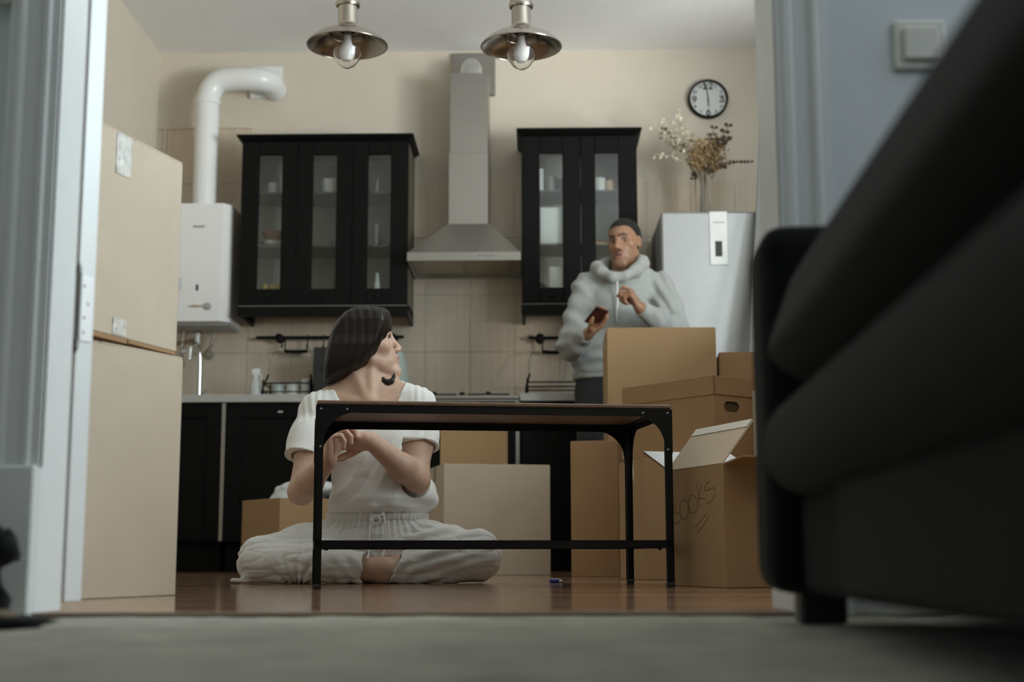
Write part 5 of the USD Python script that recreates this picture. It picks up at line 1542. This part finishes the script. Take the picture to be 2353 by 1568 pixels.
def shirt_folds(v, n):
    x, y, z = v.T
    front = np.clip((4.27 - y) / .05, 0, 1)
    low = np.clip((.30 - z) / .08, 0, 1) * np.clip((z - .208) / .02, 0, 1)
    right = np.clip((x + .50) / .10, 0, 1)
    g = .0075 * low * (.25 + .75 * right) * np.sin(x * 75 + z * 45 + 5 * meshkit.noise(v * [7, 7, 9], 2))
    # long soft drapes from the chest down to the waist on one side
    s = (x + .49) * .62 + (z - .33) * .78
    for c, wd, am in ((-.085, .011, -.0060), (-.040, .013, .0065), (-.004, .009, -.0070), (.040, .014, .0050), (.085, .010, -.0045)):
        q = (x + .49) * .78 - (z - .33) * .62 * 1.0
        g += am * front * np.exp(-((q - c + .012 * np.sin(s * 22)) / wd) ** 2) * np.clip((.46 - z) / .08, 0, 1) * np.clip((z - .235) / .03, 0, 1)
    sl = np.clip((np.abs(x + .51) - .115) / .03, 0, 1) * np.clip((z - .47) / .05, 0, 1)
    g += .0013 * sl * np.sin((x * .97 + z * .10) * 280 + 4 * meshkit.noise(v * 9, 4))
    return g + .0040 * creases(v * [1.2, 1, .8], 6.0, 13)


part(wo, "t_shirt", displace(F.mesh(2), shirt_folds), shirt_cloth, world=True, smooth=True)

# linen trousers
F = Field((-.94, 3.92, -.004), (-.06, 4.50, .235), .0042)
stack(F, [(.03, -.487, 4.31, .165, .125), (.09, -.487, 4.30, .175, .135), (.14, -.486, 4.285, .166, .130), (.19, -.485, 4.268, .150, .116), (.214, -.485, 4.264, .147, .114)])
F.ell((-.487, 4.22, .105), (.14, .09, .075), k=.04)
F.chain([(-.585, 4.27, .095), (-.69, 4.19, .087), (-.800, 4.115, .069)], [.092, .082, .068], k=.04)
F.ell((-.815, 4.11, .062), (.062, .070, .064), k=.03)
F.chain([(-.795, 4.085, .056), (-.66, 4.045, .056), (-.500, 4.035, .044)], [.056, .058, .047], k=.012)
F.chain([(-.395, 4.265, .098), (-.29, 4.20, .088), (-.180, 4.145, .080)], [.090, .080, .072], k=.04)
F.ell((-.172, 4.14, .078), (.060, .066, .072), k=.03)
F.chain([(-.185, 4.12, .066), (-.29, 4.070, .058), (-.412, 4.050, .040)], [.064, .062, .047], k=.014)
F.cone((-.880, 4.06, .010), (-.84, 4.07, .012), .007, .012, k=.012)


def cuff(c, d, r):
    d = np.array(d, float) / np.linalg.norm(d)
    F.func(lambda X, Y, Z: np.maximum(-((X - c[0]) * d[0] + (Y - c[1]) * d[1] + (Z - c[2]) * d[2]), np.sqrt((X - c[0]) ** 2 + (Y - c[1]) ** 2 + (Z - c[2]) ** 2) - r), np.array(c) - r, np.array(c) + r, 0, "cut")


cuff((-.497, 4.034, .044), (1, 0, -.05), .062)
cuff((-.410, 4.050, .040), (-.93, -.12, .35), .060)
F.chain([(-.53, 4.04, .044), (-.44, 4.050, .036)], [.039, .039], k=.003, op="cut")
F.chain([(-.36, 4.065, .05), (-.44, 4.050, .036)], [.038, .038], k=.003, op="cut")
F.clip_below(.0015)


def trouser_folds(v, n):
    x, y, z = v.T
    th = np.arctan2(y - 4.27, x + .485)
    top = np.clip((z - .125) / .04, 0, 1) * (np.abs(x + .485) < .19)
    g = .0022 * top * np.sin(th * 46 + 3 * meshkit.noise(v * [16, 16, 5], 3)) * np.clip((.206 - z) / .02, .35, 1)
    up = np.clip((z + .02) / .05, 0, 1)
    # pulled pleats at the inside of the right knee, fanning from the floor
    a = np.arctan2(z + .02, x + .685)
    kn = np.exp(-((x + .685) / .075) ** 2) * np.clip((.115 - z) / .05, 0, 1)
    g += -.0065 * kn * np.maximum(np.sin(a * 13 + 1.5 * meshkit.noise(v * 9, 9)), -.15)
    # crumpled knee end
    ke = np.clip((-.80 - x) / .04, 0, 1)
    g += .006 * ke * (meshkit.fbm(v * 16, 3, 12) - .5) - .006 * ke * np.exp(-((z - .098 - (x + .85) * .8) / .008) ** 2)
    lk = np.exp(-((x + .30) / .13) ** 2)
    r = (z - .085) + (x + .30) * -.30
    g += .0030 * lk * np.sin(r * 190 + 3 * meshkit.noise(v * [5, 5, 8], 21)) * np.clip((x + .42) / .05, 0, 1)
    cr = np.exp(-((x + .47) / .10) ** 2) * np.clip((.11 - z) / .05, 0, 1)
    g += .004 * cr * np.sin((z * .8 + np.abs(x + .47) * -.9) * 150)
    return g + .0040 * creases(v * [.40, .8, 1.5], 9.0, 17) + .0022 * creases(v * [.5, .8, 1.4], 19.0, 29) + .0012 * (meshkit.noise(v * 45, 3) - .5)


tr = part(wo, "trousers", displace(F.mesh(2), trouser_folds), linen, world=True, smooth=True)
th = np.linspace(0, 2 * math.pi, 361)[:-1]
band = []
for z, g in ((.184, .000), (.188, .004), (.199, .0045), (.205, .004), (.209, -.004)):
    rr_ = 1 + (.010 * np.sin(th * 62 + np.sin(th * 7)) + .006 * np.sin(th * 31)) * (1 if g > 0 else .4)
    band.append(np.c_[-.485 + (.1505 + g) * rr_ * np.cos(th), 4.267 + (.1165 + g) * rr_ * np.sin(th), np.full(360, z)])
bv = np.vstack(band)
bf = [(i * 360 + j, i * 360 + (j + 1) % 360, (i + 1) * 360 + (j + 1) % 360, (i + 1) * 360 + j) for i in range(4) for j in range(360)]
part(tr, "waistband", (bv, np.array(bf)), linen, world=True, smooth=True)
fy = 4.137
part(tr, "drawstring", tube([(-.492, fy + .006, .205), (-.486, fy, .198), (-.473, fy - .006, .196), (-.458, fy - .002, .199), (-.452, fy + .006, .206)], .0028, 8), cord_white, world=True)
part(tr, "drawstring", tube([(-.474, fy - .008, .195), (-.484, fy - .010, .186), (-.483, fy - .012, .176), (-.474, fy - .013, .171), (-.464, fy - .012, .176), (-.462, fy - .010, .187), (-.472, fy - .008, .195)], .0028, 8), cord_white, world=True, label="drawstring loop")
part(tr, "drawstring", tube([(-.486, fy, .198), (-.490, fy - .010, .180), (-.491, 4.115, .13), (-.490, 4.095, .085), (-.487, 4.02, .072)], .0026, 8), cord_white, world=True, label="hanging drawstring end")
part(tr, "drawstring", tube([(-.454, fy, .200), (-.448, fy - .010, .185), (-.445, 4.118, .15), (-.446, 4.105, .10), (-.449, 4.09, .083)], .0026, 8), cord_white, world=True, label="hanging drawstring end")
part(tr, "cord_end", tube([(-.449, 4.091, .086), (-.450, 4.088, .078), (-.450, 4.088, .072)], [.004, .006, .004], 8), cord_white, world=True)

# ------------------------------------------------------------------ the man, leaning by the worktop with a phone
ma = thing("person", "person in a grey hoodie standing behind the boxes, holding a phone and talking", "person", (.40, 6.8, 0))
mR0 = frame_of((-.46, -.88, -.09))
ro = math.radians(-5)
mR = np.stack([mR0[:, 0] * math.cos(ro) + mR0[:, 2] * math.sin(ro), mR0[:, 1], -mR0[:, 0] * math.sin(ro) + mR0[:, 2] * math.cos(ro)], 1)
mO = np.array([.440, 6.712, 1.600])
F = Field((.02, 6.28, .0), (.80, 7.06, 1.75), .0062)
MT = [(.88, .365, 6.86, .15, .10), (1.0, .37, 6.84, .15, .10), (1.2, .395, 6.79, .15, .10), (1.35, .42, 6.755, .155, .10), (1.44, .43, 6.745, .11, .075)]
stack(F, MT)
mhead = head(F, mO, mR, 1.0, True, .006)
F.chain([(.437, 6.735, 1.53), (.430, 6.745, 1.42)], [.058, .066], k=.03)
MRS, MRE, MRW = np.array([.252, 6.76, 1.385]), np.array([.165, 6.69, 1.085]), np.array([.242, 6.475, 1.105])
MLS, MLE, MLW = np.array([.612, 6.76, 1.39]), np.array([.668, 6.62, 1.150]), np.array([.488, 6.435, 1.225])
for a, b, c in ((MRS, MRE, MRW), (MLS, MLE, MLW)):
    F.chain([a, b, c], [.050, .040, .028], k=.03)
hand(F, MRW, (.72, -.30, .50), (-.30, -.30, .85), False, 1.02, curls=[(20, 45, 40), (25, 50, 40), (30, 50, 40), (35, 50, 40)], thumb=(.55, .75, .45), k=.008)
hand(F, MLW, (-.50, -.16, .80), (-.78, .30, -.40), True, 1.0, curls=[(30, 75, 45), (70, 80, 45), (78, 80, 45), (80, 80, 45)], thumb=(.75, .25, .55), k=.008)
F.chain([(.30, 6.87, .90), (.285, 6.83, .50), (.28, 6.86, .08)], [.085, .06, .045], k=.03)
F.chain([(.44, 6.87, .90), (.455, 6.83, .50), (.46, 6.86, .08)], [.085, .06, .045], k=.03)
for fx in (.28, .46):
    F.cone((fx, 6.87, .045), (fx - .01, 6.70, .03), .04, .03, k=.03)
F.clip_below(.004)
bm = F.mesh(2)
v = np.array(bm.vertices)
col = np.tile(np.array([.345, .185, .108]), (len(v), 1))
q = (v - mO) @ mR
jaw = np.clip((-.035 - q[:, 2]) / .03, 0, 1) * np.clip((q[:, 1] - .005) / .03, 0, 1) * np.clip((.02 + (q[:, 2] + .15)) / .02, 0, 1)
col = blend(col, jaw, (.20, .115, .075), .45)
col = blend(col, stroke(v, mO, mR, 1, (-.020, -.0515), (.020, -.0515), .0055), (.08, .045, .03), .6)
for e in (-1, 1):
    col = blend(col, stroke(v, mO, mR, 1, (e * .011, .0255), (e * .034, .0315), .0048), (.02, .012, .010), .95)
    col = blend(col, stroke(v, mO, mR, 1, (e * .034, .0315), (e * .049, .0250), .0040), (.02, .012, .010), .9)
    col = blend(col, stroke(v, mO, mR, 1, (e * .019, .0105), (e * .046, .0085), .0024), (.02, .012, .01), .9)
col = blend(col, stroke(v, mO, mR, 1, (-.019, -.0625), (.019, -.0625), .0055), (.30, .12, .095), .7)
col = blend(col, stroke(v, mO, mR, 1, (-.015, -.0795), (.015, -.0795), .0060), (.36, .15, .12), .7)
col = blend(col, stroke(v, mO, mR, 1, (-.015, -.0700), (.015, -.0700), .0030), (.08, .025, .022), .8)
part(ma, "body", bm, skin, world=True, tint=col)
eyes(ma, mhead, mR, 1.0, (-.45, 4.3, .75), (.03, .016, .01))
F = Field((.31, 6.56, 1.50), (.57, 6.86, 1.77), .0038)
F.ell(mhead(0, -.014, .038), (.0775, .0975, .088), k=0, R=mR)
F.ell(mhead(0, .010, .040), (.0695, .0835, .068), k=.01, R=mR)
F.keep(lambda X, Y, Z: (lambda x, y, z: np.maximum(y - np.interp(z, [-.09, -.03, .02, .050, .066, .0725, .0735, .13], [-.060, -.020, .014, .040, .050, .066, .30, .30]), -.060 - z + np.clip(y + .02, 0, .1) * .3))(
    (X - mO[0]) * mR[0, 0] + (Y - mO[1]) * mR[1, 0] + (Z - mO[2]) * mR[2, 0], (X - mO[0]) * mR[0, 1] + (Y - mO[1]) * mR[1, 1] + (Z - mO[2]) * mR[2, 1], (X - mO[0]) * mR[0, 2] + (Y - mO[1]) * mR[1, 2] + (Z - mO[2]) * mR[2, 2]))
part(ma, "hair", F.mesh(2), hair_short, world=True, smooth=True, label="short cropped black hair")

F = Field((.02, 6.30, .90), (.82, 7.06, 1.62), .0066)
HT = [(.945, .362, 6.85, .176, .124), (.965, .363, 6.848, .186, .135), (1.0, .366, 6.84, .192, .142), (1.08, .376, 6.825, .186, .138), (1.2, .395, 6.795, .182, .130), (1.32, .418, 6.765, .188, .128), (1.40, .430, 6.752, .170, .108), (1.455, .432, 6.748, .120, .085)]
stack(F, HT)
F.cone((.36, 6.755, 1.425), (.255, 6.765, 1.385), .062, .070, k=.04)
F.cone((.50, 6.755, 1.43), (.610, 6.765, 1.390), .062, .070, k=.04)
F.chain([MRS, MRS * .5 + MRE * .5, MRE], [.070, .068, .066], k=.035)
F.chain([MRE, MRE * .5 + MRW * .5, MRE * .12 + MRW * .88], [.066, .058, .042], k=.02)
F.chain([MLS, MLS * .5 + MLE * .5, MLE], [.070, .068, .066], k=.035)
F.chain([MLE, MLE * .5 + MLW * .5, MLE * .14 + MLW * .86], [.066, .058, .042], k=.02)
# hood lying round the neck
ring = [(.300, 6.715, 1.480), (.322, 6.645, 1.440), (.372, 6.605, 1.408), (.430, 6.602, 1.412), (.488, 6.640, 1.450), (.522, 6.705, 1.500), (.500, 6.790, 1.525), (.430, 6.830, 1.530), (.350, 6.800, 1.510), (.300, 6.715, 1.480)]
F.chain(ring, [.030, .030, .026, .024, .032, .034, .036, .038, .034, .030], k=.02)
F.ell((.425, 6.86, 1.45), (.115, .055, .095), k=.04)
F.chain([(.432, 6.735, 1.56), (.430, 6.74, 1.44)], [.068, .074], k=.012, op="cut")
F.cone((.41, 6.66, 1.50), (.42, 6.70, 1.43), .055, .050, k=.012, op="cut")


def hoodie_folds(v, n):
    x, y, z = v.T
    low = np.clip((1.12 - z) / .10, 0, 1) * np.clip((z - .965) / .03, 0, 1)
    g = .008 * low * np.sin((z + .10 * np.abs(x - .37)) * 85 + 3 * meshkit.noise(v * 4, 3))
    lsl = np.clip((x - .54) / .05, 0, 1) * np.clip((z - 1.14) / .05, 0, 1)
    g += .006 * lsl * np.sin((x * .85 + z * .35) * 120 + 3 * meshkit.noise(v * 5, 8))
    rsl = np.clip((.27 - x) / .05, 0, 1)
    g += .005 * rsl * np.sin((z * .9 + x * .5) * 80 + 3 * meshkit.noise(v * 5, 5))
    return g + .005 * creases(v, 4.5, 23)


ho = part(ma, "hoodie", displace(F.mesh(2), hoodie_folds), hoodie_cloth, world=True, smooth=True)
F = Field((.14, 6.68, .92), (.60, 7.02, 1.0), .006)
stack(F, [(.938, .362, 6.85, .177, .125), (.944, .362, 6.85, .181, .129), (.975, .363, 6.848, .184, .132)])
part(ho, "hem_rib", displace(F.mesh(1), lambda v, n: .0018 * np.sin(np.arctan2(v[:, 1] - 6.85, v[:, 0] - .362) * 110)), hoodie_rib, world=True, smooth=True)
for e, wv in ((MRE, MRW), (MLE, MLW)):
    d = (wv - e) / np.linalg.norm(wv - e)
    part(ho, "cuff", tube([wv - d * .055, wv - d * .045, wv - d * .012, wv - d * .006], [.040, .042, .038, .032], 22, False), hoodie_rib, world=True, smooth=60)
part(ho, "drawstring", tube([(.395, 6.590, 1.412), (.392, 6.600, 1.37), (.395, 6.622, 1.30), (.391, 6.640, 1.24), (.394, 6.655, 1.20)], .0045, 8), cord_white, world=True)
F = Field((.12, 6.62, .005), (.66, 7.04, .965), .0095)
stack(F, [(.80, .368, 6.875, .165, .120), (.88, .366, 6.865, .172, .122), (.955, .363, 6.852, .170, .118)])
F.chain([(.295, 6.87, .86), (.282, 6.83, .50), (.275, 6.86, .06)], [.100, .082, .070], k=.03)
F.chain([(.440, 6.87, .86), (.458, 6.83, .50), (.465, 6.86, .06)], [.100, .082, .070], k=.03)
F.clip_below(.035)
part(ma, "trousers", displace(F.mesh(2), lambda v, n: .010 * creases(v, 6, 31)), dark_trousers, world=True, smooth=True)
for fx in (.275, .465):
    F = Field((fx - .08, 6.55, -.004), (fx + .08, 6.98, .11), .006)
    F.cone((fx, 6.89, .040), (fx - .008, 6.68, .032), .046, .038, k=.02)
    F.clip_below(.001)
    part(ma, "shoe", F.mesh(2), dark_plastic, world=True, smooth=True)

# the phone in his right hand
pc = np.array([.283, 6.405, 1.182])
pn_ = np.array([.10, .52, .85])
pn_ /= np.linalg.norm(pn_)
pl_ = np.array([-.42, .78, -.43])
pl_ -= pn_ * (pl_ @ pn_)
pl_ /= np.linalg.norm(pl_)
pw_ = np.cross(pl_, pn_)
ph = thing("phone", "mobile phone in a dark red case held by the person in the hoodie", "phone", pc)
PB = np.stack([pw_, pl_, pn_], 1)
T4 = np.eye(4)
T4[:3, :3], T4[:3, 3] = PB, pc
m = box((-.033, -.064, -.0045), (.033, .064, .0035), .003)
m.apply_transform(T4)
part(ph, "case", m, phone_case, world=True)
m = box((-.030, -.061, .0030), (.030, .061, .0042), .0005)
m.apply_transform(T4)
part(ph, "screen", m, display_mat, world=True)
m = box((-.028, -.060, -.0060), (-.010, -.042, -.0040), .0008)
m.apply_transform(T4)
part(ph, "camera_bump", m, dark_plastic, world=True)
